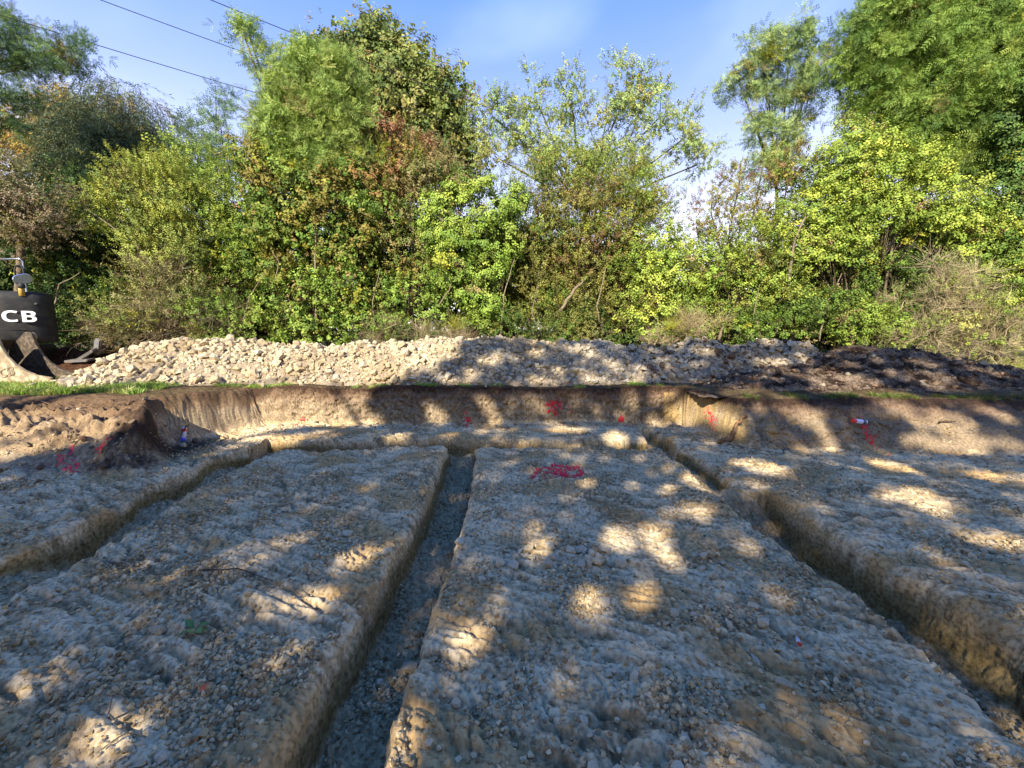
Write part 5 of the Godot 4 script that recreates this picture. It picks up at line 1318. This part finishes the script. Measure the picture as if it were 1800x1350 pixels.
# tall trees added unseen behind the camera, crowns shaped to shade the excavation
func build_shade_trees() -> void:
	var edge := [Vector2(-12, -4.0), Vector2(-8, -4.3), Vector2(-6, -4.65), Vector2(-4.6, -5.3), Vector2(-4.2, -6.1), Vector2(-3.3, -6.6), Vector2(-2.5, -7.0), Vector2(-2.1, -7.9), Vector2(-0.75, -9.1), Vector2(0.1, -10.6), Vector2(7.5, -10.9), Vector2(9.6, -10.7), Vector2(11.4, -9.6), Vector2(15, -8.2)]
	# leaves left out of the crowns to place sun patches on the ground: [x, z, half width, half length, strength]
	var gaps := [
		[0.82, -3.09, 0.16, 0.22, 1],
		[1.15, -3.12, 0.11, 0.27, 1],
		[1.13, -2.78, 0.10, 0.15, 1],
		[0.30, -2.92, 0.21, 0.16, 0.75],
		[0.94, -4.21, 0.26, 0.17, 0.8],
		[1.45, -4.16, 0.27, 0.16, 0.7],
		[1.59, -5.15, 0.27, 0.21, 0.6],
		[1.73, -6.08, 0.39, 0.40, 0.9],
		[0.91, -5.77, 0.24, 0.18, 0.6],
		[1.73, -3.54, 0.18, 0.13, 0.8],
		[1.93, -4.62, 0.15, 0.27, 0.6],
		[2.04, -4.34, 0.14, 0.45, 0.9],
		[2.99, -4.78, 0.29, 0.33, 0.9],
		[2.65, -4.10, 0.15, 0.28, 0.7],
		[4.28, -5.54, 0.48, 0.27, 0.6],
		[4.65, -4.86, 0.25, 0.25, 0.9],
		[3.99, -3.92, 0.34, 0.17, 0.9],
		[4.03, -3.68, 0.26, 0.12, 0.8],
		[3.88, -3.09, 0.31, 0.13, 1],
		[6.34, -5.54, 0.79, 0.25, 0.8],
		[5.85, -5.68, 0.48, 0.23, 0.8],
		[5.63, -4.43, 0.39, 0.29, 0.8],
		[5.71, -6.69, 0.38, 0.40, 0.5],
		[4.58, -3.56, 0.26, 0.12, 0.4],
		[-1.10, -2.84, 0.16, 0.10, 0.9],
		[-1.16, -2.59, 0.15, 0.07, 0.8],
		[-1.26, -2.26, 0.17, 0.07, 0.9],
		[-1.23, -2.41, 0.14, 0.06, 0.7],
		[-1.17, -1.90, 0.13, 0.05, 0.9],
		[-1.59, -2.30, 0.13, 0.05, 0.3],
		[-2.24, -1.69, 0.13, 0.05, 0.9],
		[-1.69, -1.44, 0.16, 0.06, 0.9],
		[-1.62, -1.51, 0.12, 0.05, 0.8],
		[-2.22, -2.56, 0.10, 0.05, 0.9],
		[-1.99, -2.73, 0.24, 0.06, 0.4],
		[-0.46, -1.48, 0.06, 0.14, 0.95],
		[-0.52, -2.59, 0.05, 0.32, 0.9],
		[-0.48, -2.92, 0.07, 0.16, 0.7],
		[-0.22, -2.02, 0.16, 0.10, 0.8],
		[0.00, -2.20, 0.17, 0.09, 0.8],
		[0.38, -2.30, 0.21, 0.07, 0.6],
		[0.69, -2.41, 0.25, 0.09, 0.45],
		[0.15, -2.02, 0.13, 0.05, 0.4],
		[-0.42, -1.31, 0.07, 0.12, 0.9],
		[-2.62, -7.11, 0.60, 0.36, 0.8],
		[-3.06, -6.32, 0.54, 0.29, 0.7],
		[-1.75, -6.14, 0.26, 0.20, 0.8],
		[0.94, -6.61, 0.38, 0.27, 0.8],
		[-0.38, -6.61, 0.38, 0.23, 0.6],
		[2.52, -7.11, 0.30, 0.31, 0.7],
		[-1.28, -7.31, 0.20, 0.51, 0.7],
		[-0.26, -7.51, 0.15, 0.57, 0.8],
		[0.00, -6.14, 0.70, 0.20, 0.5],
		[0.75, -6.88, 0.23, 0.35, 0.7],
		[-3.22, -3.81, 0.08, 0.08, 0.6],
		[-3.30, -4.02, 0.09, 0.07, 0.5],
		[-3.77, -6.14, 0.53, 0.27, 1],
		[-3.96, -5.54, 0.24, 0.22, 0.6],
		[2.23, -2.73, 0.25, 0.07, 0.25],
		[2.75, -2.80, 0.16, 0.06, 0.3],
		[1.88, -2.96, 0.18, 0.08, 0.2],
		[-0.21, -3.56, 0.16, 0.12, 0.3],
		[0.14, -3.24, 0.29, 0.10, 0.25],
		[1.31, -2.96, 0.27, 0.08, 0.25],
		[-1.04, -3.56, 0.21, 0.12, 0.15],
		[3.20, -7.21, 0.38, 0.44, 0.9],
		[3.43, -6.78, 0.16, 0.96, 0.9],
		[3.97, -7.34, 0.22, 0.53, 0.8],
		[4.61, -6.42, 0.17, 0.39, 0.6],
		[4.57, -6.62, 0.32, 0.41, 0.6],
		[5.98, -6.62, 0.26, 0.41, 0.7],
		[3.06, -7.70, 0.38, 0.58, 0.9],
		[1.99, -7.45, 0.29, 0.54, 0.4],
		[0.65, -7.70, 0.19, 0.51, 0.6],
		[1.61, -7.70, 0.19, 0.51, 0.6],
		[6.29, -6.24, 0.49, 0.51, 0.8],
		[7.33, -6.42, 0.42, 0.46, 0.9],
		[7.00, -6.80, 0.35, 0.46, 0.6],
		[6.40, -8.04, 0.44, 1.44, 0.9],
		[5.71, -7.49, 0.46, 0.51, 0.8],
		[6.52, -7.19, 0.35, 0.47, 0.7],
		[4.53, -6.92, 0.21, 1.56, 0.8],
		[5.85, -8.19, 0.18, 1.66, 0.9],
		[4.31, -7.18, 0.21, 1.26, 0.7],
		[5.97, -7.49, 0.47, 1.04, 0.8],
		[7.92, -8.04, 0.66, 0.70, 0.7],
		[3.54, -7.49, 0.23, 1.63, 0.5],
		[2.61, -8.19, 0.28, 1.16, 0.4],
		[7.51, -8.19, 0.46, 0.68, 0.5],
		[1.22, -8.19, 0.28, 1.40, 0.3],
		[2.30, -9.12, 0.41, 1.76, 0.4],
		[4.36, -8.13, 0.46, 0.79, 0.4],
	]
	var st := begin()
	lobed(st, Vector3(0, -0.08, 0), Vector3.UP, Vector3(0, 0, 1), 0.16, Color.WHITE)
	var lf := done(st)
	var trees := [-13.5, -9.0, -4.5, 1.0, 6.5]
	var names := ["leftmost unseen tall maple behind the viewpoint", "second unseen tall maple from the left behind the viewpoint", "middle unseen tall maple behind the viewpoint", "second unseen tall maple from the right behind the viewpoint", "rightmost unseen tall maple behind the viewpoint"]
	var where := []
	var tint := []
	for i in trees.size():
		where.append([])
		tint.append(PackedColorArray())
	var pal := [Color(0.32, 0.4, 0.14), Color(0.4, 0.46, 0.17), Color(0.27, 0.34, 0.12)]
	var patchy := noise(51, 1.5, FastNoiseLite.TYPE_SIMPLEX_SMOOTH, 2)
	var made := 0
	while made < 190000:
		var x := rnd(-12.0, 15.0)
		var zb := along(x, edge)
		var z := rnd(zb - 0.25, 4.5)
		z += n_mid.get_noise_1d(x * 2.0) * 0.2 * clampf(1.0 - (z - zb), 0, 1)
		made += 1
		if rng.randf() < (0.6 if z > -8.4 else 0.95) * smoothstep(0.3 if z > -8.4 else 0.05, 0.55 if z > -8.4 else 0.4, patchy.get_noise_2d(x, z * 0.75)): continue
		var skip := false
		for g in gaps:
			if absf(x - g[0]) > g[2] + 0.1 or absf(z - g[1]) > g[3] + 0.14: continue
			var q := Vector2((x - g[0]) / (g[2] * 0.85 + 0.01), (z - g[1]) / (g[3] * 0.85 + 0.03)).length()
			if q < 1.0 and rng.randf() < g[4] * 1.15:
				skip = true
				break
		if skip: continue
		var far := rnd(7.5, 10.0)
		var p := Vector3(x, 0, z) + SUN * ((far - z) / SUN.z)
		var best := 0
		for i in trees.size():
			if absf(p.x - trees[i]) < absf(p.x - trees[best]): best = i
		var at := Vector3(trees[best], TOP, 8.8)
		where[best].append(Transform3D(basis_y(SUN * 0.4 + rdir(), rnd(0, TAU), rnd(0.7, 1.1)), p - at))
		tint[best].append(jitter(pick(pal), 0.15))
	for i in trees.size():
		var at := Vector3(trees[i], TOP, 8.8)
		var t := thing("shade_tree", names[i], "tree", at, "unseen tall maples behind the viewpoint")
		var tr := begin(true)
		tube(tr, [Vector3(0, -0.1, 0), Vector3(0.1, 3, 0), Vector3(-0.1, 7, 0.1), Vector3(0, 12, 0)], [0.36, 0.27, 0.2, 0.06], 10, Color(0.36, 0.31, 0.26))
		put("trunk", done(tr), mats.bark, t)
		for k in 9:
			var y := 3.6 + k * 0.9
			var a := k * 2.4
			tr = begin(true)
			tube(tr, [Vector3(0, y, 0), Vector3(cos(a) * 1.3, y + 0.8, sin(a) * 0.6), Vector3(cos(a) * 2.6, y + 1.3, sin(a) * 1.2)], [0.1, 0.06, 0.02], 6, Color(0.36, 0.31, 0.26))
			put("limb", done(tr), mats.bark, t)
		scatter("crown", lf, mats.leaf, where[i], tint[i], t)

func build_wires() -> void:
	var dark := flat_mat(Color(0.2, 0.2, 0.22), 0.5)
	cable(Vector3(-15.49, 11.51, -11), Vector3(1.35, 12.33, -26), 0.25, "upper power cable crossing the sky to the tall tree", dark)
	cable(Vector3(-10.99, 11.22, -11.5), Vector3(3.24, 12.74, -25), 0.25, "short power cable at the top that disappears behind the tall tree", dark)
	cable(Vector3(-15.77, 10.21, -11), Vector3(2.04, 11.11, -26), 0.25, "lower power cable crossing the sky above the willow", dark)

func cable(a: Vector3, b: Vector3, sag: float, label: String, mat: Material) -> void:
	var st := begin(true)
	var pts := []
	var rad := []
	for k in 33:
		var u := k / 32.0
		pts.append(a.lerp(b, u) - Vector3(0, sag * 4.0 * u * (1.0 - u), 0) - a)
		rad.append(0.012)
	tube(st, pts, rad, 6)
	tag(put("power_cable", done(st), mat, null, a), label, "power cable", "power cables over the hedge")

func seedling(label: String, at: Vector3) -> void:
	var t := thing("seedling", label, "seedling", at)
	var m := flat_mat(Color(0.30, 0.43, 0.17), 0.6)
	var m2 := flat_mat(Color(0.42, 0.52, 0.24), 0.6)
	for k in 7:
		var st := begin()
		var a := k * 2.4
		leaf(st, Vector3(cos(a) * 0.01, 0.012 + 0.004 * k, sin(a) * 0.01), Vector3(cos(a) * 1.0 + 0.5, 0.25, sin(a) * 0.8 - 0.1), Vector3.UP + rdir() * 0.2, rnd(0.05, 0.085), rnd(0.035, 0.045), Color.WHITE, 0.12)
		put("leaf", done(st), m if k % 3 else m2, t)
	var s := begin(true)
	tube(s, [Vector3(0, -0.01, 0), Vector3(0.01, 0.03, 0)], [0.003, 0.002], 5)
	put("stalk", done(s), m, t)

func fallen_leaf(label: String, at: Vector3) -> void:
	var st := begin()
	lobed(st, Vector3.ZERO, Vector3(1, 0.1, 0.4), Vector3(0.1, 1, 0.2), 0.055, Color.WHITE)
	var m := flat_mat(Color(0.75, 0.33, 0.15), 0.7)
	m.cull_mode = BaseMaterial3D.CULL_DISABLED
	tag(put("fallen_leaf", done(st), m, null, at), label, "leaf")

func build_small_things() -> void:
	paint_on_floor("sprayed red cross inside a ring on the middle platform", [[Vector2(0.290, -4.470), Vector2(0.500, -4.580), Vector2(0.740, -4.680)], [Vector2(0.370, -4.680), Vector2(0.560, -4.560), Vector2(0.690, -4.430)], [Vector2(0.230, -4.430), Vector2(0.300, -4.660), Vector2(0.520, -4.780), Vector2(0.780, -4.720), Vector2(0.810, -4.580), Vector2(0.670, -4.400), Vector2(0.410, -4.340), Vector2(0.230, -4.430)], [Vector2(0.220, -4.430), Vector2(0.310, -4.430)], [Vector2(0.430, -4.540), Vector2(0.610, -4.500)], [Vector2(0.450, -4.620), Vector2(0.640, -4.600)], [Vector2(0.460, -4.470), Vector2(0.630, -4.430)], [Vector2(0.600, -4.660), Vector2(0.760, -4.700)]], 0.036)
	paint_on_wall("large red paint mark high on the back wall", Vector3(0.76, 0.33, -7.15), Vector2(0.16, 0.1), 150, 2)
	paint_on_wall("small red paint mark on the back wall left of the large one", Vector3(-0.79, 0.06, -7.15), Vector2(0.05, 0.1), 60, 1)
	paint_on_wall("small red paint mark on the back wall right of the large one", Vector3(1.94, 0.09, -7.15), Vector2(0.04, 0.09), 55, 0)
	paint_on_wall("faint red paint mark on the sunlit left part of the back wall", Vector3(-3.68, -0.01, -7.15), Vector2(0.05, 0.12), 40, 0)
	paint_on_wall("red paint mark on the yellow clay beside the thick root", Vector3(3.18, 0.28, -6), Vector2(0.035, 0.12), 45, 1)
	paint_on_wall("red paint mark under the can on the right wall", Vector3(5.02, 0.23, -5.6), Vector2(0.06, 0.16), 60, 1)
	paint_on_floor("bright red scrawl at the foot of the left slope", [[Vector2(-5.510, -4.820), Vector2(-5.200, -4.580), Vector2(-4.980, -4.500)], [Vector2(-5.420, -4.780), Vector2(-5.080, -4.540), Vector2(-5.510, -4.990)], [Vector2(-5.230, -4.660), Vector2(-5.220, -4.740), Vector2(-5.030, -4.580)], [Vector2(-5.390, -4.700), Vector2(-5.330, -4.740)]], 0.022)
	paint_on_wall("dull red paint mark on the shaded left wall above a spray can", Vector3(-4.96, 0.26, -6), Vector2(0.07, 0.08), 45, 0)
	spray_can("white spray can with a blue cap standing head down against the left wall", Vector3(-4.87, ground_y(-4.87, -5.95) + 0.21, -5.95), Basis.from_euler(Vector3(PI - 0.1, 0.4, 0.12)), Color(0.8, 0.8, 0.86), Color(0.25, 0.3, 0.85), Color(0.85, 0.2, 0.2))
	spray_can("white spray can with a red cap lying sideways on the right wall", Vector3(5.03, 0.35, wall_z(5.03, 0.35) + 0.05), Basis.from_euler(Vector3(0.1, 0, PI / 2 - 0.12)), Color(0.82, 0.82, 0.9), Color(0.92, 0.2, 0.12), Color(0.3, 0.3, 0.36))
	spray_can("small muddy white and red can lying among clods on the near platform", Vector3(1.52, ground_y(1.52, -1.99) + 0.02, -1.99), Basis.from_euler(Vector3(PI / 2 - 0.1, -0.4, 0)).scaled(Vector3.ONE * 0.3), Color(0.75, 0.75, 0.8), Color(0.75, 0.2, 0.12), Color(0.6, 0.58, 0.6))
	stick("root", "thick tan root leaning against the yellow clay niche", "root", [Vector3(3.05, 0.01, -5.9), Vector3(3.2, 0.06, -5.85), Vector3(3.26, 0.25, -5.85), Vector3(3.41, 0.39, -5.9), Vector3(3.64, 0.46, -6.05)], 0.042, Color(0.6, 0.45, 0.31), "")
	stick("root", "forked pale root hanging down the shaded left wall", "root", [Vector3(-5.7, 0.55, -6.3), Vector3(-5.38, 0.47, -6.1), Vector3(-5.3, 0.33, -6.05), Vector3(-5.35, 0.13, -6.05)], 0.014, Color(0.42, 0.32, 0.23), "roots and sticks in the cut earth")
	stick("root", "short pale root on the shaded left wall", "root", [Vector3(-5.25, 0.47, -6.4), Vector3(-5.23, 0.4, -6.3), Vector3(-5.33, 0.3, -6.3)], 0.013, Color(0.42, 0.32, 0.23), "roots and sticks in the cut earth")
	stick("root", "brown stick lying down the sunlit left slope", "root", [Vector3(-5.95, 0.48, -5.9), Vector3(-5.88, 0.38, -5.7), Vector3(-5.89, 0.31, -5.6)], 0.022, Color(0.42, 0.32, 0.23), "roots and sticks in the cut earth")
	stick("root", "long thin root trailing along the left slope", "root", [Vector3(-7.26, 0.43, -5.9), Vector3(-6.52, 0.35, -5.6), Vector3(-5.74, 0.24, -5.3), Vector3(-5.25, 0.16, -5.1)], 0.014, Color(0.42, 0.32, 0.23), "roots and sticks in the cut earth")
	stick("root", "bent root near the dark hollow of the left slope", "root", [Vector3(-5.05, 0.37, -5.3), Vector3(-5.16, 0.28, -5.1), Vector3(-5.36, 0.18, -5)], 0.016, Color(0.42, 0.32, 0.23), "roots and sticks in the cut earth")
	stick("root", "fine root above the red mark on the left slope", "root", [Vector3(-6.46, 0.28, -5.4), Vector3(-5.97, 0.26, -5.3), Vector3(-5.57, 0.22, -5.2)], 0.012, Color(0.42, 0.32, 0.23), "roots and sticks in the cut earth")
	stick("root", "thin root beside the spray can on the left", "root", [Vector3(-4.77, 0.28, -5.9), Vector3(-4.81, 0.13, -5.8), Vector3(-4.51, 0.07, -5.3)], 0.012, Color(0.42, 0.32, 0.23), "roots and sticks in the cut earth")
	stick("root", "short straight stick on the right wall", "root", [Vector3(5.99, 0.38, -5.62), Vector3(6.19, 0.38, -5.6)], 0.016, Color(0.42, 0.32, 0.23), "roots and sticks in the cut earth")
	stick("root", "tiny pale stick high on the right wall", "root", [Vector3(6.79, 0.46, -5.75), Vector3(6.93, 0.46, -5.75)], 0.012, Color(0.42, 0.32, 0.23), "roots and sticks in the cut earth")
	stick("root", "thin dark root under the turf at the left edge", "root", [Vector3(-7.13, 0.59, -6.1), Vector3(-6.5, 0.48, -5.9), Vector3(-6.15, 0.45, -5.8)], 0.012, Color(0.42, 0.32, 0.23), "roots and sticks in the cut earth")
	stick("root", "crooked root in the middle of the left slope", "root", [Vector3(-6.11, 0.61, -6.2), Vector3(-5.72, 0.43, -5.9), Vector3(-5.62, 0.33, -5.7)], 0.012, Color(0.42, 0.32, 0.23), "roots and sticks in the cut earth")
	stick("root", "fine root left of the forked pale root", "root", [Vector3(-5.68, 0.52, -6.1), Vector3(-5.53, 0.35, -5.8), Vector3(-5.29, 0.21, -5.6)], 0.01, Color(0.42, 0.32, 0.23), "roots and sticks in the cut earth")
	stick("root", "short root under the turf left of the corner", "root", [Vector3(-5.58, 0.56, -6.5), Vector3(-5.38, 0.44, -6.35), Vector3(-5.39, 0.32, -6.3)], 0.01, Color(0.42, 0.32, 0.23), "roots and sticks in the cut earth")
	stick("root", "long root lying low on the left slope", "root", [Vector3(-5.61, 0.19, -4.9), Vector3(-5.27, 0.15, -4.9), Vector3(-4.83, 0.13, -4.85)], 0.011, Color(0.42, 0.32, 0.23), "roots and sticks in the cut earth")
	stick("root", "small root near the corner of the pit", "root", [Vector3(-5.06, 0.53, -7.2), Vector3(-5.05, 0.37, -7.05), Vector3(-4.97, 0.26, -7)], 0.009, Color(0.42, 0.32, 0.23), "roots and sticks in the cut earth")
	stick("root", "thin root stub in the middle of the back wall top", "root", [Vector3(-2.43, 0.68, -7.24), Vector3(-2.34, 0.55, -7.18)], 0.012, Color(0.42, 0.32, 0.23), "roots and sticks in the cut earth")
	stick("root", "thin root stub at the right of the back wall top", "root", [Vector3(2.23, 0.54, -7.22), Vector3(2.3, 0.39, -7.17)], 0.012, Color(0.42, 0.32, 0.23), "roots and sticks in the cut earth")
	stick("root", "fine root in the right wall", "root", [Vector3(4.4, 0.54, -6), Vector3(4.59, 0.48, -5.9)], 0.01, Color(0.42, 0.32, 0.23), "roots and sticks in the cut earth")
	stick("root", "dark root stub at the top of the sunlit back wall", "root", [Vector3(-3.6, 0.62, -7.22), Vector3(-3.51, 0.5, -7.18)], 0.03, Color(0.42, 0.32, 0.23), "roots and sticks in the cut earth")
	stick("root", "upright root stub at the top of the back wall", "root", [Vector3(-3.02, 0.73, -7.24), Vector3(-3, 0.61, -7.18)], 0.025, Color(0.42, 0.32, 0.23), "roots and sticks in the cut earth")
	stick("twig", "curved dry root loop on the left platform near the bottom", "twig", [Vector3(-1.62, ground_y(-1.62, -1.56) + 0.015, -1.56), Vector3(-1.63, ground_y(-1.63, -1.48) + 0.045, -1.48), Vector3(-1.68, ground_y(-1.68, -1.51) + 0.045, -1.51), Vector3(-1.73, ground_y(-1.73, -1.59) + 0.045, -1.59), Vector3(-1.72, ground_y(-1.72, -1.63) + 0.015, -1.63)], 0.004, Color(0.62, 0.55, 0.42), "twigs lying on the chalk")
	stick("twig", "long thin dry root at the bottom of the left platform", "twig", [Vector3(-1.61, ground_y(-1.61, -1.4) + 0.015, -1.4), Vector3(-1.53, ground_y(-1.53, -1.43) + 0.045, -1.43), Vector3(-1.48, ground_y(-1.48, -1.46) + 0.015, -1.46)], 0.004, Color(0.62, 0.55, 0.42), "twigs lying on the chalk")
	stick("twig", "thin straight twig across the left platform", "twig", [Vector3(-2.18, ground_y(-2.18, -2.55) + 0.015, -2.55), Vector3(-1.81, ground_y(-1.81, -2.52) + 0.045, -2.52), Vector3(-1.56, ground_y(-1.56, -2.48) + 0.015, -2.48)], 0.006, Color(0.33, 0.27, 0.22), "twigs lying on the chalk")
	stick("twig", "short crooked twig on the left platform", "twig", [Vector3(-2.92, ground_y(-2.92, -2.77) + 0.015, -2.77), Vector3(-2.73, ground_y(-2.73, -2.72) + 0.045, -2.72), Vector3(-2.6, ground_y(-2.6, -2.64) + 0.015, -2.64)], 0.008, Color(0.5, 0.47, 0.43), "twigs lying on the chalk")
	stick("twig", "pale root standing out of the right trench", "twig", [Vector3(2.11, ground_y(2.11, -1.61) + 0.015, -1.61), Vector3(2.24, ground_y(2.24, -1.7) + 0.045, -1.7), Vector3(2.31, ground_y(2.31, -1.78) + 0.015, -1.78)], 0.006, Color(0.7, 0.68, 0.64), "twigs lying on the chalk")
	stick("twig", "small pale root in the near end of the right trench", "twig", [Vector3(2.2, ground_y(2.2, -1.6) + 0.015, -1.6), Vector3(2.3, ground_y(2.3, -1.66) + 0.045, -1.66), Vector3(2.33, ground_y(2.33, -1.67) + 0.015, -1.67)], 0.006, Color(0.66, 0.62, 0.56), "twigs lying on the chalk")
	stick("twig", "hooked pale root on the lip of the left trench", "twig", [Vector3(-3.2, ground_y(-3.2, -4.13) + 0.015, -4.13), Vector3(-3.28, ground_y(-3.28, -4.26) + 0.045, -4.26), Vector3(-3.37, ground_y(-3.37, -4.34) + 0.015, -4.34)], 0.008, Color(0.72, 0.7, 0.66), "twigs lying on the chalk")
	seedling("small green seedling flattened on the left platform", Vector3(-1.72, ground_y(-1.72, -2.03), -2.03))
	fallen_leaf("orange fallen leaf on the left platform", Vector3(-1.43, ground_y(-1.43, -1.69) + 0.012, -1.69))
	stick("bare_stem", "pale bare forked stem standing in front of the golden maple", "bare stem", [Vector3(7.45, 1.95, -11.2), Vector3(7.31, 3.28, -11.1), Vector3(7.33, 3.99, -11), Vector3(7.6, 4.62, -11)], 0.05, Color(0.6, 0.53, 0.42), "bare stems in the hedge")
	stick("bare_stem", "straight pale stem in front of the hazel", "bare stem", [Vector3(-5.23, 1.35, -11), Vector3(-5.09, 2.82, -10.9), Vector3(-5.09, 4.27, -11)], 0.045, Color(0.6, 0.53, 0.42), "bare stems in the hedge")
	stick("bare_stem", "thick leaning pale stem in the olive shrub", "bare stem", [Vector3(1.28, 2.17, -11), Vector3(1.65, 2.69, -11), Vector3(1.97, 3.05, -11.2)], 0.05, Color(0.6, 0.53, 0.42), "bare stems in the hedge")
	stick("bare_stem", "slanting pale stem at the foot of the yellow green shrub", "bare stem", [Vector3(5.5, 1.35, -11), Vector3(5.61, 1.87, -10.9), Vector3(5.81, 2.24, -10.9)], 0.045, Color(0.6, 0.53, 0.42), "bare stems in the hedge")
	stick("bare_stem", "bare forked branch right of the counterweight", "bare stem", [Vector3(-11.78, 2.23, -10.7), Vector3(-11.44, 2.79, -10.6), Vector3(-10.79, 3.06, -10.5)], 0.025, Color(0.6, 0.53, 0.42), "bare stems in the hedge")
	stick("bare_stem", "long bare branch arching out of the dead thicket", "bare stem", [Vector3(-8.92, 1.65, -10.8), Vector3(-8.94, 2.81, -10.8), Vector3(-9.65, 3.82, -10.9), Vector3(-10.94, 4.76, -11)], 0.03, Color(0.6, 0.53, 0.42), "bare stems in the hedge")
	stick("bare_stem", "arching dry bramble stem in the hollow", "bare stem", [Vector3(11.48, 2.73, -10.7), Vector3(10.69, 3.23, -10.7), Vector3(9.82, 3.23, -10.7)], 0.02, Color(0.6, 0.53, 0.42), "bare stems in the hedge")
	stick("bare_stem", "orange brown bare twig at the foot of the ivy bush", "bare stem", [Vector3(-1.94, 2.24, -10.9), Vector3(-1.62, 2.67, -10.8), Vector3(-1.47, 3.11, -10.9)], 0.022, Color(0.6, 0.53, 0.42), "bare stems in the hedge")
	stick("bare_stem", "thin bare stem left of the straight pale stem", "bare stem", [Vector3(-6.24, 2.53, -10.9), Vector3(-6.02, 3.4, -10.9), Vector3(-6.18, 3.68, -10.9)], 0.02, Color(0.6, 0.53, 0.42), "bare stems in the hedge")
	stick("bare_stem", "slender pale stem in the bramble below the big ash", "bare stem", [Vector3(-5.71, 1.5, -10.9), Vector3(-5.73, 2.24, -10.8), Vector3(-5.46, 3.11, -10.9)], 0.025, Color(0.6, 0.53, 0.42), "bare stems in the hedge")
	stick("bare_stem", "thin pale stem left of the dry grass stalks", "bare stem", [Vector3(-3.61, 1.5, -10.9), Vector3(-3.61, 2.38, -10.8), Vector3(-3.41, 3.25, -10.9)], 0.022, Color(0.6, 0.53, 0.42), "bare stems in the hedge")
	stick("bare_stem", "reddish brown stem at the right edge of the ivy bush", "bare stem", [Vector3(-0.3, 1.5, -10.9), Vector3(-0.21, 2.53, -10.8), Vector3(0.07, 3.49, -11)], 0.025, Color(0.6, 0.53, 0.42), "bare stems in the hedge")
	stick("bare_stem", "curved brown stem right of the leaning pale stem", "bare stem", [Vector3(2.41, 1.5, -10.9), Vector3(2.19, 2.24, -10.8), Vector3(2.45, 3.27, -11)], 0.028, Color(0.6, 0.53, 0.42), "bare stems in the hedge")
	stick("bare_stem", "pale stem at the left edge of the dark hollow", "bare stem", [Vector3(8.13, 1.35, -10.9), Vector3(8.12, 2.24, -10.8), Vector3(8.55, 3.11, -10.9)], 0.025, Color(0.6, 0.53, 0.42), "bare stems in the hedge")
	stick("bare_stem", "thin slanting stem right of the dead thicket", "bare stem", [Vector3(-7.22, 1.5, -10.9), Vector3(-6.83, 2.53, -10.9), Vector3(-6.33, 3.25, -10.9)], 0.022, Color(0.6, 0.53, 0.42), "bare stems in the hedge")
	stick("bare_stem", "short pale stem behind the knob of the heap", "bare stem", [Vector3(6.63, 1.35, -10.9), Vector3(6.29, 2.09, -10.8), Vector3(6.44, 2.82, -10.9)], 0.022, Color(0.6, 0.53, 0.42), "bare stems in the hedge")
	stick("bare_stem", "grey twiggy stem in the dull bramble mound", "bare stem", [Vector3(0.75, 1.35, -10.9), Vector3(0.52, 2.09, -10.8), Vector3(0.67, 2.82, -10.9)], 0.02, Color(0.6, 0.53, 0.42), "bare stems in the hedge")
	stick("bare_stem", "short broken white branch under the sky gap", "bare stem", [Vector3(3.49, 3.76, -11.3), Vector3(3.66, 4.05, -11.3), Vector3(3.4, 4.17, -11.3)], 0.03, Color(0.6, 0.53, 0.42), "bare stems in the hedge")
